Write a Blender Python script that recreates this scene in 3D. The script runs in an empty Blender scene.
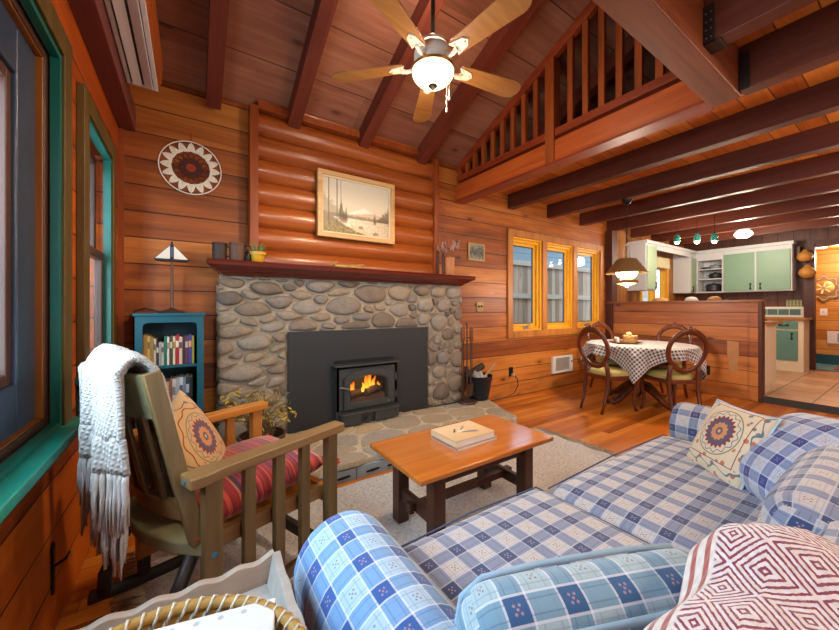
import bpy, bmesh, math, random
from mathutils import Vector, Matrix, Euler
SC = bpy.context.scene
COL = SC.collection
R0 = random.Random(7)
PI = math.pi
def rad(d): return d * PI / 180.0

def lin(h):
    if isinstance(h, (tuple, list)): return (*h[:3], 1.0)
    h = h.lstrip('#'); c = [int(h[i:i+2], 16) / 255 for i in (0, 2, 4)]
    return (*[x / 12.92 if x <= .04045 else ((x + .055) / 1.055) ** 2.4 for x in c], 1.0)

# ------------------------------------------------------------------ node expressions
class S:
    def __init__(s, g, k): s.g, s.k = g, k
    def __add__(s, o): return s.g.m('ADD', s, o)
    __radd__ = __add__
    def __sub__(s, o): return s.g.m('SUBTRACT', s, o)
    def __rsub__(s, o): return s.g.m('SUBTRACT', o, s)
    def __mul__(s, o): return s.g.m('MULTIPLY', s, o)
    __rmul__ = __mul__
    def __truediv__(s, o): return s.g.m('DIVIDE', s, o)
    def __rtruediv__(s, o): return s.g.m('DIVIDE', o, s)
    def __neg__(s): return s.g.m('MULTIPLY', s, -1.0)
    def __lt__(s, o): return s.g.m('LESS_THAN', s, o)
    def __gt__(s, o): return s.g.m('GREATER_THAN', s, o)
    def floor(s): return s.g.m('FLOOR', s)
    def frac(s): return s.g.m('FRACT', s)
    def abs(s): return s.g.m('ABSOLUTE', s)
    def sin(s): return s.g.m('SINE', s)
    def cos(s): return s.g.m('COSINE', s)
    def pow(s, e): return s.g.m('POWER', s, e)
    def sqrt(s): return s.g.m('SQRT', s)
    def min(s, o): return s.g.m('MINIMUM', s, o)
    def max(s, o): return s.g.m('MAXIMUM', s, o)

class G:
    """A material under construction."""
    def __init__(g, name):
        g.mat = bpy.data.materials.new(name); g.mat.use_nodes = True
        g.nt = g.mat.node_tree; g.nt.nodes.clear()
        g.out = g.nt.nodes.new('ShaderNodeOutputMaterial'); g._tc = None
    def n(g, t): return g.nt.nodes.new('ShaderNode' + t)
    def put(g, sock, v):
        if isinstance(v, S): g.nt.links.new(v.k, sock)
        elif v is not None:
            if isinstance(v, str): v = lin(v)
            if hasattr(sock.default_value, '__len__') and not hasattr(v, '__len__'): v = (v,) * len(sock.default_value)
            if hasattr(v, '__len__') and len(v) == 3 and len(sock.default_value) == 4: v = (*v, 1)
            sock.default_value = v
    def m(g, op, a, b=None, c=None):
        x = g.n('Math'); x.operation = op
        g.put(x.inputs[0], a)
        if b is not None: g.put(x.inputs[1], b)
        if c is not None: g.put(x.inputs[2], c)
        return S(g, x.outputs[0])
    def tc(g, which):
        if g._tc is None: g._tc = g.n('TexCoord')
        return S(g, g._tc.outputs[which])
    def sep(g, v):
        x = g.n('SeparateXYZ'); g.put(x.inputs[0], v); return [S(g, o) for o in x.outputs]
    def obj(g): return g.sep(g.tc('Object'))
    def uv(g): return g.sep(g.tc('UV'))
    def vec(g, x, y, z=0.0):
        c = g.n('CombineXYZ')
        for i, v in enumerate((x, y, z)): g.put(c.inputs[i], v)
        return S(g, c.outputs[0])
    def noise(g, v, scale=1, detail=3, rough=.55, dist=0):
        x = g.n('TexNoise'); g.put(x.inputs['Vector'], v); x.inputs['Scale'].default_value = scale
        x.inputs['Detail'].default_value = detail; x.inputs['Roughness'].default_value = rough; x.inputs['Distortion'].default_value = dist
        return S(g, x.outputs[0])
    def voro(g, v, scale=1, feature='F1', rnd=1):
        x = g.n('TexVoronoi'); g.put(x.inputs['Vector'], v); x.feature = feature
        x.inputs['Scale'].default_value = scale; x.inputs['Randomness'].default_value = rnd
        return S(g, x.outputs['Distance'])
    def wn(g, w, vec=None):
        x = g.n('TexWhiteNoise'); x.noise_dimensions = '1D'; g.put(x.inputs['W'], w); return S(g, x.outputs['Value'])
    def island(g):
        x = g.n('NewGeometry'); return S(g, x.outputs['Random Per Island'])
    def rand(g):
        x = g.n('ObjectInfo'); return S(g, x.outputs['Random'])
    def sm(g, x, a, b):
        r = g.n('MapRange'); r.interpolation_type = 'SMOOTHSTEP'; g.put(r.inputs[0], x)
        r.inputs[1].default_value = a; r.inputs[2].default_value = b
        return S(g, r.outputs[0])
    def step(g, x, a, b): return g.sm(x, a, b)
    def ramp(g, f, stops, const=False):
        r = g.n('ValToRGB'); g.put(r.inputs[0], f); e = r.color_ramp.elements
        if const: r.color_ramp.interpolation = 'CONSTANT'
        while len(e) < len(stops): e.new(.5)
        for el, (p, c) in zip(e, stops): el.position = p; el.color = lin(c)
        return S(g, r.outputs[0])
    def mix(g, f, a, b, blend='MIX'):
        x = g.n('Mix'); x.data_type = 'RGBA'; x.blend_type = blend
        g.put(x.inputs[0], f); g.put(x.inputs[6], a); g.put(x.inputs[7], b)
        return S(g, x.outputs[2])
    def bump(g, h, strength=.4, dist=.01):
        x = g.n('Bump'); g.put(x.inputs['Height'], h); x.inputs['Strength'].default_value = strength; x.inputs['Distance'].default_value = dist
        return S(g, x.outputs[0])
    def done(g, color, rough=.5, metal=0, normal=None, spec=None, emit=None, estr=0, sheen=0, coat=0, trans=0):
        b = g.n('BsdfPrincipled'); g.put(b.inputs['Base Color'], color); g.put(b.inputs['Roughness'], rough); g.put(b.inputs['Metallic'], metal)
        if normal is not None: g.put(b.inputs['Normal'], normal)
        if spec is not None: b.inputs['Specular IOR Level'].default_value = spec
        if emit is not None: g.put(b.inputs['Emission Color'], emit); g.put(b.inputs['Emission Strength'], estr)
        if sheen: b.inputs['Sheen Weight'].default_value = sheen
        if coat: b.inputs['Coat Weight'].default_value = coat; b.inputs['Coat Roughness'].default_value = .15
        if trans: b.inputs['Transmission Weight'].default_value = trans
        g.nt.links.new(b.outputs[0], g.out.inputs[0]); return g.mat

def plain(name, c, rough=.5, metal=0, var=.08, scale=30, bump=0, **k):
    """A plain surface with a little wear in it."""
    g = G(name); nz = g.noise(g.tc('Object'), scale, 3)
    a = lin(c); lo = tuple(max(0, x * (1 - var)) for x in a[:3]); hi = tuple(min(1, x * (1 + var)) for x in a[:3])
    col = g.mix(nz, (*lo, 1), (*hi, 1))
    return g.done(col, rough, metal, g.bump(nz, bump, .004) if bump else None, **k)

def planks(name, along, across, width, cols, off=0.0, groove=.0065, rough=.45, knots=1.0, gcol='1a0d08', tint=.45, length=0, gb=.25, spec=.4, kcol='2c1208'):
    g = G(name); P = g.obj(); third = 3 - along - across
    a, c, t3 = P[along], P[across] + off, P[third]
    q = c / width; i = q.floor(); f = q - i
    r = g.wn(i + .37)
    av = a + r * 37.0
    end = None
    if length:
        jq = av / length; j = jq.floor(); jf = jq - j
        r = g.wn(i * 13.7 + j * 3.1 + .2); av = av + r * 11.0
        end = g.sm((jf - .5).abs(), .5 - .002 / length, .5)
    gr = g.noise(g.vec(av * 1.6, c * 34 + r * 9, t3 * 34), 1, 4, .6, .5)
    br = g.noise(g.vec(av * .9, c * 7 + r * 50, t3 * 7), 1, 2, .5, .9)
    t = gr * .5 + br * .5 + (r - .5) * tint
    col = g.ramp(t, [(.22, cols[0]), (.48, cols[1]), (.74, cols[2])])
    if knots:
        kv = g.vec(av * 2.1, i * 5.0 + f * (width * 5.0) + r * 20, 0.5)
        d = g.voro(kv, 1.0) + (gr - .5) * .06; x = g.sm(d, .13, .05); ring = g.sm(d, .36, .08)
        col = g.mix(ring * (.4 * knots), col, cols[0]); col = g.mix(x * (.8 * knots), col, kcol)
    e = f.min(1.0 - f) * width
    gm = g.sm(e, groove, groove * .25)
    if end is not None: gm = gm.max(end)
    col = g.mix(gm * .9, col, gcol)
    h = (1.0 - gm) * 1.0 + gr * .06
    return g.done(col, rough, normal=g.bump(h, gb, .012), spec=spec)

def wood(name, cols, along=0, rough=.4, scale=1.0, coat=0, spec=.4, bumpy=.05):
    g = G(name); P = g.obj(); o = [p + g.rand() * 7.0 for p in P]
    s = [22.0 * scale] * 3; s[along] = 1.4 * scale
    v = g.vec(o[0] * s[0], o[1] * s[1], o[2] * s[2])
    gr = g.noise(v, 1, 4, .6, .7)
    b = [4.0 * scale] * 3; b[along] = .8 * scale
    br = g.noise(g.vec(o[0] * b[0], o[1] * b[1], o[2] * b[2]), 1, 2, .5, .5)
    t = gr * .55 + br * .45
    col = g.ramp(t, [(.25, cols[0]), (.5, cols[1]), (.75, cols[2])])
    return g.done(col, rough, normal=g.bump(gr, bumpy, .01) if bumpy else None, coat=coat, spec=spec)

# ------------------------------------------------------------------ mesh builder
class MB:
    def __init__(s, M=None): s.v, s.f, s.uv, s.M = [], [], {}, M or Matrix.Identity(4)
    def add(s, vs, fs, uvs=None):
        b = len(s.v); s.v.extend(s.M @ Vector(p) for p in vs)
        for k, f in enumerate(fs):
            if uvs is not None: s.uv[len(s.f)] = [uvs[i] for i in f]
            s.f.append([b + i for i in f])
        return s
    def addl(s, vs, fs, luvs):
        b = len(s.v); s.v.extend(s.M @ Vector(p) for p in vs)
        for f, lu in zip(fs, luvs): s.uv[len(s.f)] = lu; s.f.append([b + i for i in f])
        return s
    def box(s, lo, hi, R=None, at=None):
        (x0, y0, z0), (x1, y1, z1) = lo, hi
        vs = [Vector((x, y, z)) for z in (z0, z1) for y in (y0, y1) for x in (x0, x1)]
        if R is not None: vs = [R @ p for p in vs]
        if at is not None: vs = [p + Vector(at) for p in vs]
        return s.add(vs, [(0, 2, 3, 1), (4, 5, 7, 6), (0, 1, 5, 4), (2, 6, 7, 3), (0, 4, 6, 2), (1, 3, 7, 5)])
    def cbox(s, c, size, R=None):
        h = [x / 2 for x in size]; return s.box((-h[0], -h[1], -h[2]), h, R, c)
    def bar(s, p, q, w, h, up=(0, 0, 1), w2=None, h2=None):
        """A straight bar of section w x h from p to q (w sideways, h along up)."""
        p, q, up = Vector(p), Vector(q), Vector(up); d = (q - p).normalized()
        sx = d.cross(up).normalized(); sy = sx.cross(d).normalized(); vs = []
        for c, a, b in ((p, w, h), (q, w2 or w, h2 or h)):
            vs += [c + sx * (i * a / 2) + sy * (j * b / 2) for i, j in ((-1, -1), (1, -1), (1, 1), (-1, 1))]
        return s.add(vs, [(3, 2, 1, 0), (4, 5, 6, 7)] + [(i, (i + 1) % 4, 4 + (i + 1) % 4, 4 + i) for i in range(4)])
    def cyl(s, p, q, r, r2=None, n=16, cap=True):
        p, q = Vector(p), Vector(q); d = (q - p).normalized(); r2 = r if r2 is None else r2
        a = d.orthogonal().normalized(); b = d.cross(a); vs = []
        for c, rr in ((p, r), (q, r2)):
            vs += [c + (a * math.cos(2 * PI * i / n) + b * math.sin(2 * PI * i / n)) * rr for i in range(n)]
        fs = [(i, (i + 1) % n, n + (i + 1) % n, n + i) for i in range(n)]
        if cap: fs += [tuple(range(n - 1, -1, -1)), tuple(range(n, 2 * n))]
        return s.add(vs, fs)
    def tube(s, pts, r, n=10, closed=False, up=None, ry=None, cap=True):
        """Sweep a circle (or ellipse r x ry, ry along up) along pts; r may be a list or a function of 0..1."""
        pts = [Vector(p) for p in pts]; N = len(pts); vs = []
        prev = None
        for i, p in enumerate(pts):
            if closed: d = pts[(i + 1) % N] - pts[i - 1]
            else: d = pts[min(i + 1, N - 1)] - pts[max(i - 1, 0)]
            d.normalize()
            if up is not None: a = d.cross(Vector(up)).normalized()
            elif prev is None: a = d.orthogonal().normalized()
            else: a = (prev - d * prev.dot(d)).normalized()
            prev = a; b = a.cross(d).normalized()
            t = i / max(1, N - 1)
            rr = r(t) if callable(r) else r[i] if isinstance(r, (list, tuple)) else r
            r2 = rr if ry is None else (ry(t) if callable(ry) else ry)
            vs += [p + a * math.cos(2 * PI * k / n) * rr + b * math.sin(2 * PI * k / n) * r2 for k in range(n)]
        fs = []
        for i in range(N if closed else N - 1):
            j = (i + 1) % N
            fs += [(i * n + k, i * n + (k + 1) % n, j * n + (k + 1) % n, j * n + k) for k in range(n)]
        if cap and not closed: fs += [tuple(range(n - 1, -1, -1)), tuple(range((N - 1) * n, N * n))]
        return s.add(vs, fs)
    def lathe(s, prof, n=24, c=(0, 0, 0), sx=1, sy=1, cap=True):
        vs = []
        for r, z in prof: vs += [(c[0] + sx * r * math.cos(2 * PI * k / n), c[1] + sy * r * math.sin(2 * PI * k / n), c[2] + z) for k in range(n)]
        fs = []
        for i in range(len(prof) - 1): fs += [(i * n + k, i * n + (k + 1) % n, (i + 1) * n + (k + 1) % n, (i + 1) * n + k) for k in range(n)]
        if cap:
            if prof[0][0] > 1e-5: fs.append(tuple(range(n - 1, -1, -1)))
            if prof[-1][0] > 1e-5: fs.append(tuple(range((len(prof) - 1) * n, len(prof) * n)))
        return s.add(vs, fs)
    def prism(s, poly, z0, z1, T=None):
        """Extrude a 2-D polygon (counter-clockwise) from z0 to z1; T maps (x, y, z) to the place."""
        n = len(poly); vs = [Vector((x, y, z0)) for x, y in poly] + [Vector((x, y, z1)) for x, y in poly]
        if T is not None: vs = [T @ p for p in vs]
        return s.add(vs, [tuple(range(n - 1, -1, -1)), tuple(range(n, 2 * n))] + [(i, (i + 1) % n, n + (i + 1) % n, n + i) for i in range(n)])
    def ring(s, outer, inner, z0, z1, T=None):
        """A flat frame between two loops of as many points."""
        n = len(outer); L = [(outer, z0), (inner, z0), (inner, z1), (outer, z1)]; vs = []
        for lp, z in L: vs += [Vector((x, y, z)) for x, y in lp]
        if T is not None: vs = [T @ p for p in vs]
        fs = []
        for a in range(4):
            b = (a + 1) % 4
            fs += [(a * n + i, b * n + i, b * n + (i + 1) % n, a * n + (i + 1) % n) for i in range(n)]
        return s.add(vs, fs)
    def grid(s, fn, nu, nv, uvfn=None, flip=False):
        vs, uvs = [], []
        for j in range(nv + 1):
            for i in range(nu + 1):
                u, v = i / nu, j / nv; vs.append(fn(u, v)); uvs.append(uvfn(u, v) if uvfn else (u, v))
        w = nu + 1; fs = []
        for j in range(nv):
            for i in range(nu):
                f = (j * w + i, j * w + i + 1, (j + 1) * w + i + 1, (j + 1) * w + i); fs.append(f[::-1] if flip else f)
        return s.add(vs, fs, uvs)
    def pillow(s, w, d, h, n=22, p=2.6, q=.55, pinch=.07, uvs=1.0, fold=0.0, seed=1):
        """A square stuffed pillow in its own xy plane."""
        rr = random.Random(seed); ph = [rr.uniform(0, 6) for _ in range(4)]
        def pt(u, v, sg):
            a, b = 2 * u - 1, 2 * v - 1
            z = max(0, (1 - abs(a) ** p) * (1 - abs(b) ** p)) ** q
            x = a * w / 2 * (1 - pinch * (1 - b * b) * abs(a) ** 3); y = b * d / 2 * (1 - pinch * (1 - a * a) * abs(b) ** 3)
            z += fold * math.sin(5 * a + ph[0]) * math.sin(4 * b + ph[1]) * (1 - a ** 4) * (1 - b ** 4)
            return (x, y, sg * z * h / 2)
        for sg in (1, -1): s.grid(lambda u, v: pt(u, v, sg), n, n, lambda u, v: ((u - .5) * w * uvs, (v - .5) * d * uvs), flip=sg < 0)
        return s
    def rbox(s, w, d, h, r, crown=0.0, n=14, uo=(0, 0)):
        """A stuffed box cushion, centred, with plaid coordinates unrolled over its edges."""
        H = (w / 2, d / 2, h / 2)
        def proj(p, nrm):
            c = Vector([max(-H[i] + r, min(H[i] - r, p[i])) for i in range(3)]); e = p - c
            q = c + (e.normalized() * r if e.length > 1e-9 else e)
            if crown:
                k = max(0, 1 - (q.x / H[0]) ** 4) * max(0, 1 - (q.y / H[1]) ** 4); q.z += crown * k * (q.z / H[2])
                k2 = max(0, 1 - (q.x / H[0]) ** 4) * max(0, 1 - (q.z / H[2]) ** 4); q.y += crown * .6 * k2 * (q.y / H[1])
                k3 = max(0, 1 - (q.y / H[1]) ** 4) * max(0, 1 - (q.z / H[2]) ** 4); q.x += crown * .6 * k3 * (q.x / H[0])
            return q
        for ax in range(3):
            for sg in (-1, 1):
                b, c = [(1, 2), (2, 0), (0, 1)][ax]
                def fn(u, v):
                    p = Vector((0, 0, 0)); p[ax] = sg * H[ax]; p[b] = (2 * u - 1) * H[b]; p[c] = (2 * v - 1) * H[c]; return proj(p, ax)
                def uvf(u, v):
                    p = [0, 0, 0]; p[ax] = sg * H[ax]; p[b] = (2 * u - 1) * H[b]; p[c] = (2 * v - 1) * H[c]
                    if ax == 2: q = (p[0], p[1])
                    elif ax == 1: q = (p[0], sg * (H[1] + H[2] - p[2]))
                    else: q = (sg * (H[0] + H[2] - p[2]), p[1])
                    return (q[0] + uo[0], q[1] + uo[1])
                s.grid(fn, n, n, uvf, flip=sg < 0)
        return s

def link(name, mb, mat, parent=None, smooth=False, bevel=0, weld=False, seg=2, subsurf=0, loc=None):
    me = bpy.data.meshes.new(name); me.from_pydata([tuple(p) for p in mb.v], [], mb.f)
    if mb.uv:
        uvl = me.uv_layers.new(name='UVMap')
        for pi, poly in enumerate(me.polygons):
            lu = mb.uv.get(pi)
            if lu:
                for li, c in zip(poly.loop_indices, lu): uvl.data[li].uv = c
    bm = bmesh.new(); bm.from_mesh(me)
    if weld: bmesh.ops.remove_doubles(bm, verts=bm.verts, dist=1e-5)
    bmesh.ops.recalc_face_normals(bm, faces=bm.faces); bm.to_mesh(me); bm.free()
    if smooth:
        for p in me.polygons: p.use_smooth = True
    o = bpy.data.objects.new(name, me); COL.objects.link(o)
    if mat is not None: me.materials.append(mat)
    if parent is not None: o.parent = parent
    if loc is not None: o.location = loc
    if bevel:
        b = o.modifiers.new('bevel', 'BEVEL'); b.width = bevel; b.segments = seg; b.limit_method = 'ANGLE'; b.angle_limit = rad(40)
        for p in me.polygons: p.use_smooth = True
        me.shade_flat() if False else None
        wn = o.modifiers.new('wn', 'WEIGHTED_NORMAL'); wn.keep_sharp = False
    if smooth == 'auto':
        try:
            bm = bmesh.new(); bm.from_mesh(me)
            for e in bm.edges:
                if len(e.link_faces) == 2 and e.calc_face_angle(0) > rad(38): e.smooth = False
            bm.to_mesh(me); bm.free()
        except Exception: pass
    return o

def thing(name, label, cat, loc=(0, 0, 0), rz=0, group=None):
    o = bpy.data.objects.new(name, None); COL.objects.link(o); o.empty_display_size = .05
    o.location = loc; o.rotation_euler = (0, 0, rz)
    return tag(o, label, cat, group)
def tag(o, label, cat, group=None, kind=None):
    o['label'] = label; o['category'] = cat
    if group: o['group'] = group
    if kind: o['kind'] = kind
    return o
def struct(name, mb, mat, parent=None, **k):
    o = link(name, mb, mat, parent, **k)
    if parent is None: o['kind'] = 'structure'
    return o
def dup(root, loc=None, rz=None, label=None):
    def cp(o, par):
        c = o.copy(); COL.objects.link(c); c.parent = par
        for ch in list(kids.get(o.name, ())): cp(ch, c)
        return c
    kids = {}
    for o in list(COL.objects):
        if o.parent is not None: kids.setdefault(o.parent.name, []).append(o)
    r = cp(root, None)
    if loc is not None: r.location = loc
    if rz is not None: r.rotation_euler = (0, 0, rz)
    if label: r['label'] = label
    return r
# ------------------------------------------------------------------ camera, world, view
cam = bpy.data.cameras.new('camera'); co = bpy.data.objects.new('camera', cam); COL.objects.link(co)
cam.sensor_width = 36; cam.lens = 343.6 / 839 * 36; cam.shift_y = -7 / 839; cam.clip_start = .02
co.location = (0, 0, 1.2); co.rotation_euler = (rad(90), 0, rad(-33.7)); SC.camera = co
SC.view_settings.view_transform = 'Standard'; SC.view_settings.look = 'None'
SC.view_settings.exposure = 0.66; SC.view_settings.gamma = 1; SC.view_settings.use_curve_mapping = False
SC.cycles.use_denoising = True; SC.cycles.max_bounces = 8; SC.cycles.sample_clamp_indirect = 4
SC.cycles.transparent_max_bounces = 16
w = bpy.data.worlds.new('overcast_sky'); SC.world = w; w.use_nodes = True
nt = w.node_tree; bg = nt.nodes['Background']
tcw = nt.nodes.new('ShaderNodeTexCoord'); nz = nt.nodes.new('ShaderNodeTexNoise'); nz.inputs['Scale'].default_value = 2.5
nt.links.new(tcw.outputs['Generated'], nz.inputs['Vector'])
cr = nt.nodes.new('ShaderNodeValToRGB'); cr.color_ramp.elements[0].color = (.50, .66, .92, 1); cr.color_ramp.elements[1].color = (.85, .93, 1, 1)
cr.color_ramp.elements[0].position = .3; cr.color_ramp.elements[1].position = .7
nt.links.new(nz.outputs[0], cr.inputs[0]); nt.links.new(cr.outputs[0], bg.inputs[0]); bg.inputs[1].default_value = 2.2

def lamp(name, kind, loc, energy, color=(1, 1, 1), size=.1, rot=None, size_y=None, portal=False, spread=None):
    d = bpy.data.lights.new(name, kind); d.energy = energy; d.color = color
    if kind == 'AREA':
        d.size = size
        if size_y: d.shape = 'RECTANGLE'; d.size_y = size_y
        if spread: d.spread = spread
        if portal: d.cycles.is_portal = True
    else: d.shadow_soft_size = size
    o = bpy.data.objects.new(name, d); COL.objects.link(o); o.location = loc
    if rot: o.rotation_euler = rot
    return o
WARM = (1, .77, .54); WARM2 = (1, .83, .64); COOL = (.66, .83, 1)
# ------------------------------------------------------------------ shared materials
M = {}
WALLC = ('6e3512', '9e541e', 'c47c36')
M['wall_h'] = planks('pine_wall_planks', 0, 2, .19, WALLC, knots=1)
M['wall_left'] = planks('pine_wall_planks_side', 1, 2, .19, ('7a3008', 'a8480c', 'c25e14'), knots=.9)
M['half'] = planks('half_wall_planks', 1, 2, .19, ('6e3616', '9a5626', 'b87436'), knots=1)
M['far_wall'] = planks('pale_pine_planks', 1, 2, .19, ('a86a24', 'cc8c3c', 'dca052'), knots=.8)
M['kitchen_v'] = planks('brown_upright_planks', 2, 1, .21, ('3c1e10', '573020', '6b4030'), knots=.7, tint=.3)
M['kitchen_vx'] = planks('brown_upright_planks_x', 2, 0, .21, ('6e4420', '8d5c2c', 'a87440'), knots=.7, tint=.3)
M['roof'] = planks('roof_boards', 0, 1, .42, ('6a3e2e', '8e5842', 'a87256'), knots=.7, groove=.006, tint=.3, length=2.9)
M['lowceil'] = planks('loft_floor_boards', 0, 1, .16, ('9c5218', 'c4742a', 'dc943e'), knots=.6, groove=.005, tint=.3)
M['floor'] = planks('oak_floor_boards', 0, 1, .075, ('8a4410', 'b8661c', 'd08434'), knots=.15, groove=.0016, rough=.28, tint=.5, length=1.7, gb=.1, gcol='5a2c0c')
M['beam'] = wood('dark_red_beam', ('4a1e14', '6a2c1c', '844028'), 1, .5)
M['beamx'] = wood('tie_beam', ('4c2210', '743818', '8e4c24'), 0, .5)
M['joist'] = wood('dark_joist', ('3a1a10', '56281a', '6c3a26'), 1, .42)
M['redtrim'] = wood('red_trim', ('5a1e0c', '8a3414', 'a84a1e'), 1, .4)
M['redtrimx'] = wood('red_trim_x', ('4a160c', '6e2414', '8a341c'), 0, .38)
M['redtrimz'] = wood('red_trim_z', ('6a2a10', '92441a', 'ae5a26'), 2, .4)
M['darkz'] = wood('dark_post', ('30160c', '4a2214', '5e3020'), 2, .5)
M['log'] = wood('log_siding', ('7a3612', '9e501e', 'ba6a30'), 0, .32, coat=.2)
M['yellow'] = wood('yellow_pine_frame', ('b87a10', 'd69a1e', 'e6b038'), 2, .4)
M['yellowx'] = wood('yellow_pine_rail', ('b87a10', 'd69a1e', 'e6b038'), 0, .4)
M['casing'] = wood('window_casing', ('8a5020', 'aa6a2c', 'c08440'), 2, .45)
M['olive'] = wood('olive_casing', ('3a2c10', '574418', '6a5424'), 2, .45)
M['teal'] = plain('teal_paint', '0c5e52', .35, var=.25, scale=14)
M['tealdark'] = plain('dark_teal_paint', '0d4a56', .4, var=.15, scale=10)
M['blueblack'] = plain('blue_black_sash', '2c3c50', .3, var=.4, scale=9)
M['brownsash'] = wood('brown_sash', ('2a160e', '40241a', '543428'), 2, .4)
M['black'] = plain('black_iron', '17181a', .5, .3)
M['white'] = plain('white_paint', 'e8e8e6', .5, var=.03)
M['brass'] = plain('aged_brass', '7c6436', .4, .4)
def glass():
    g = G('window_glass'); t = g.n('BsdfTransparent'); t.inputs[0].default_value = (.93, .97, .97, 1)
    s = g.n('BsdfGlossy'); s.inputs['Roughness'].default_value = .02
    lw = g.n('LayerWeight'); lw.inputs[0].default_value = .5; f = S(g, lw.outputs['Facing']).pow(5.0) * .55 + .03
    mx = g.n('MixShader'); g.put(mx.inputs[0], f); g.nt.links.new(t.outputs[0], mx.inputs[1]); g.nt.links.new(s.outputs[0], mx.inputs[2])
    g.nt.links.new(mx.outputs[0], g.out.inputs[0]); return g.mat
M['glass'] = glass()
def tiles():
    g = G('kitchen_floor_tile'); x, y, z = g.obj(); s = .40
    fx, fy = (x / s).frac(), (y / s).frac(); e = fx.min(1.0 - fx).min(fy.min(1.0 - fy)) * s
    r = g.wn((x / s).floor() * 7.3 + (y / s).floor() * 13.1 + .3); nz = g.noise(g.vec(x, y, z), 9, 4)
    col = g.ramp(nz * .6 + r * .4, [(.25, 'a87c58'), (.5, 'bc9270'), (.75, 'cba585')])
    gm = g.sm(e, .007, .004); col = g.mix(gm, col, '4a2c1c')
    return g.done(col, .35, normal=g.bump(1.0 - gm, .3, .01))
M['tile'] = tiles()

XL, YB = -.42, 3.18
def wall_holes(axis, p0, p1, a0, a1, z0, z1, holes, mb=None):
    mb = mb or MB(); A = sorted({a0, a1, *[h[0] for h in holes], *[h[1] for h in holes]}); Z = sorted({z0, z1, *[h[2] for h in holes], *[h[3] for h in holes]})
    for i in range(len(A) - 1):
        for j in range(len(Z) - 1):
            ca, cz = (A[i] + A[i + 1]) / 2, (Z[j] + Z[j + 1]) / 2
            if any(h[0] < ca < h[1] and h[2] < cz < h[3] for h in holes): continue
            if axis == 'x': mb.box((A[i], p0, Z[j]), (A[i + 1], p1, Z[j + 1]))
            else: mb.box((p0, A[i], Z[j]), (p1, A[i + 1], Z[j + 1]))
    return mb
# floors
struct('floor', MB().box((XL - .12, -3.1, -.1), (6.06, YB + .12, 0)), M['floor'])
fk = struct('floor_kitchen', MB().box((6.06, -3.1, -.1), (9.5, YB + .12, .08)), M['tile'])
struct('step_edge', MB().box((6.045, -3.1, 0), (6.06, 1.25, .085)), plain('step_edge_dark', '2e2a24', .5), fk)
struct('floor_hall', MB().box((9.5, -1.2, -.1), (10.72, 1.7, .08)), plain('blue_hall_floor', '5a90a4', .5, var=.15, scale=6))
# walls
W3 = (3.62, 5.82, .87, 2.18); KW = (7.32, 8.45, 1.12, 2.06)
struct('wall_back', wall_holes('x', YB, YB + .12, XL - .12, 6.1, 0, 3.0, [W3]), M['wall_h'])
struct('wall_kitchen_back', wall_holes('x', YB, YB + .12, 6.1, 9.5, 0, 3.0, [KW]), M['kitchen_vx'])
LW1, LW2 = (.3, 1.81, .76, 2.14), (2.19, 2.79, .90, 2.11)
struct('wall_left', wall_holes('y', XL - .12, XL, -3.1, YB, 0, 4.4, [LW1, LW2]), M['wall_left'])
RW = (.8, 4.6, .75, 2.2)
struct('wall_rear', wall_holes('x', -3.1, -3.0, XL - .12, 10.72, 0, 2.8, [RW]), M['wall_h'])
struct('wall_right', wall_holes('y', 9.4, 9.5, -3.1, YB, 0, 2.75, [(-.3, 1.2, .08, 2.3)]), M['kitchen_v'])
struct('wall_hall_far', MB().box((10.6, -1.2, 0), (10.72, 1.7, 2.75)), M['far_wall'])
struct('wall_hall_side', MB().box((9.5, 1.6, 0), (10.6, 1.7, 2.75)).box((9.5, -1.2, 0), (10.6, -1.1, 2.75)), M['far_wall'])
struct('ceiling_hall', MB().box((9.5, -1.2, 2.35), (10.6, 1.7, 2.40)), M['lowceil'])
struct('baseboard_hall', MB().box((10.585, -1.1, .08), (10.6, 1.6, .27)), M['tealdark'])
struct('wall_loft_gable', MB().box((XL - .1, .16, 2.76), (6.3, .24, 4.45)), M['wall_h'])
struct('wall_loft_end', MB().box((6.3, .16, 2.76), (6.4, YB + .1, 4.45)), M['wall_left'])
struct('wall_half', MB().box((6.04, 1.25, 0), (6.16, YB, 1.275)), M['half'])
struct('trim_11', MB().box((5.99, 1.22, 1.275), (6.21, YB, 1.307)), wood('half_wall_cap', ('5a2c12', '7a401c', '965a2c'), 1, .4), bevel=.004)
struct('trim_12', MB().box((6.03, 1.215, 0), (6.17, 1.25, 1.275)), M['darkz'], bevel=.003)
struct('trim_13', MB().box((6.022, 1.30, 1.175), (6.04, 3.08, 1.19)).box((6.025, 1.25, 0), (6.04, 1.33, 1.275)), M['half'])
struct('trim_14', MB().box((6.0, 3.06, 0), (6.17, YB, 2.53)), M['darkz'])
struct('trim_15', MB().box((9.34, 1.2, .08), (9.4, 1.33, 2.36)).box((9.36, -.3, 2.3), (9.4, 1.2, 2.42)), M['darkz'])
# sloping roof: local y runs up the slope
ang = math.atan(.45); ca_, sa_ = math.cos(ang), math.sin(ang)
def slope_obj(name, mb, mat, kind=True):
    o = struct(name, mb, mat, bevel=0)
    o.matrix_world = Matrix(((-1, 0, 0, 0), (0, -ca_, sa_, YB), (0, sa_, ca_, 2.89), (0, 0, 0, 1)))
    return o
slope_obj('ceiling', MB().box((-6.4, -.2, 0), (.56, 3.35, .07)), M['roof'])
for x in (.15, .75, 1.41, 2.09, 3.3, 4.1, 4.9, 5.7):
    slope_obj('ceiling_rafter', MB().box((-x - .05, 0.0, -.145), (-x + .05, 3.3, 0)), M['beam'])
struct('trim_21', MB().box((.465, YB - .10, 2.845), (2.25, YB, 2.90)), M['redtrimz'])
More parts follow.
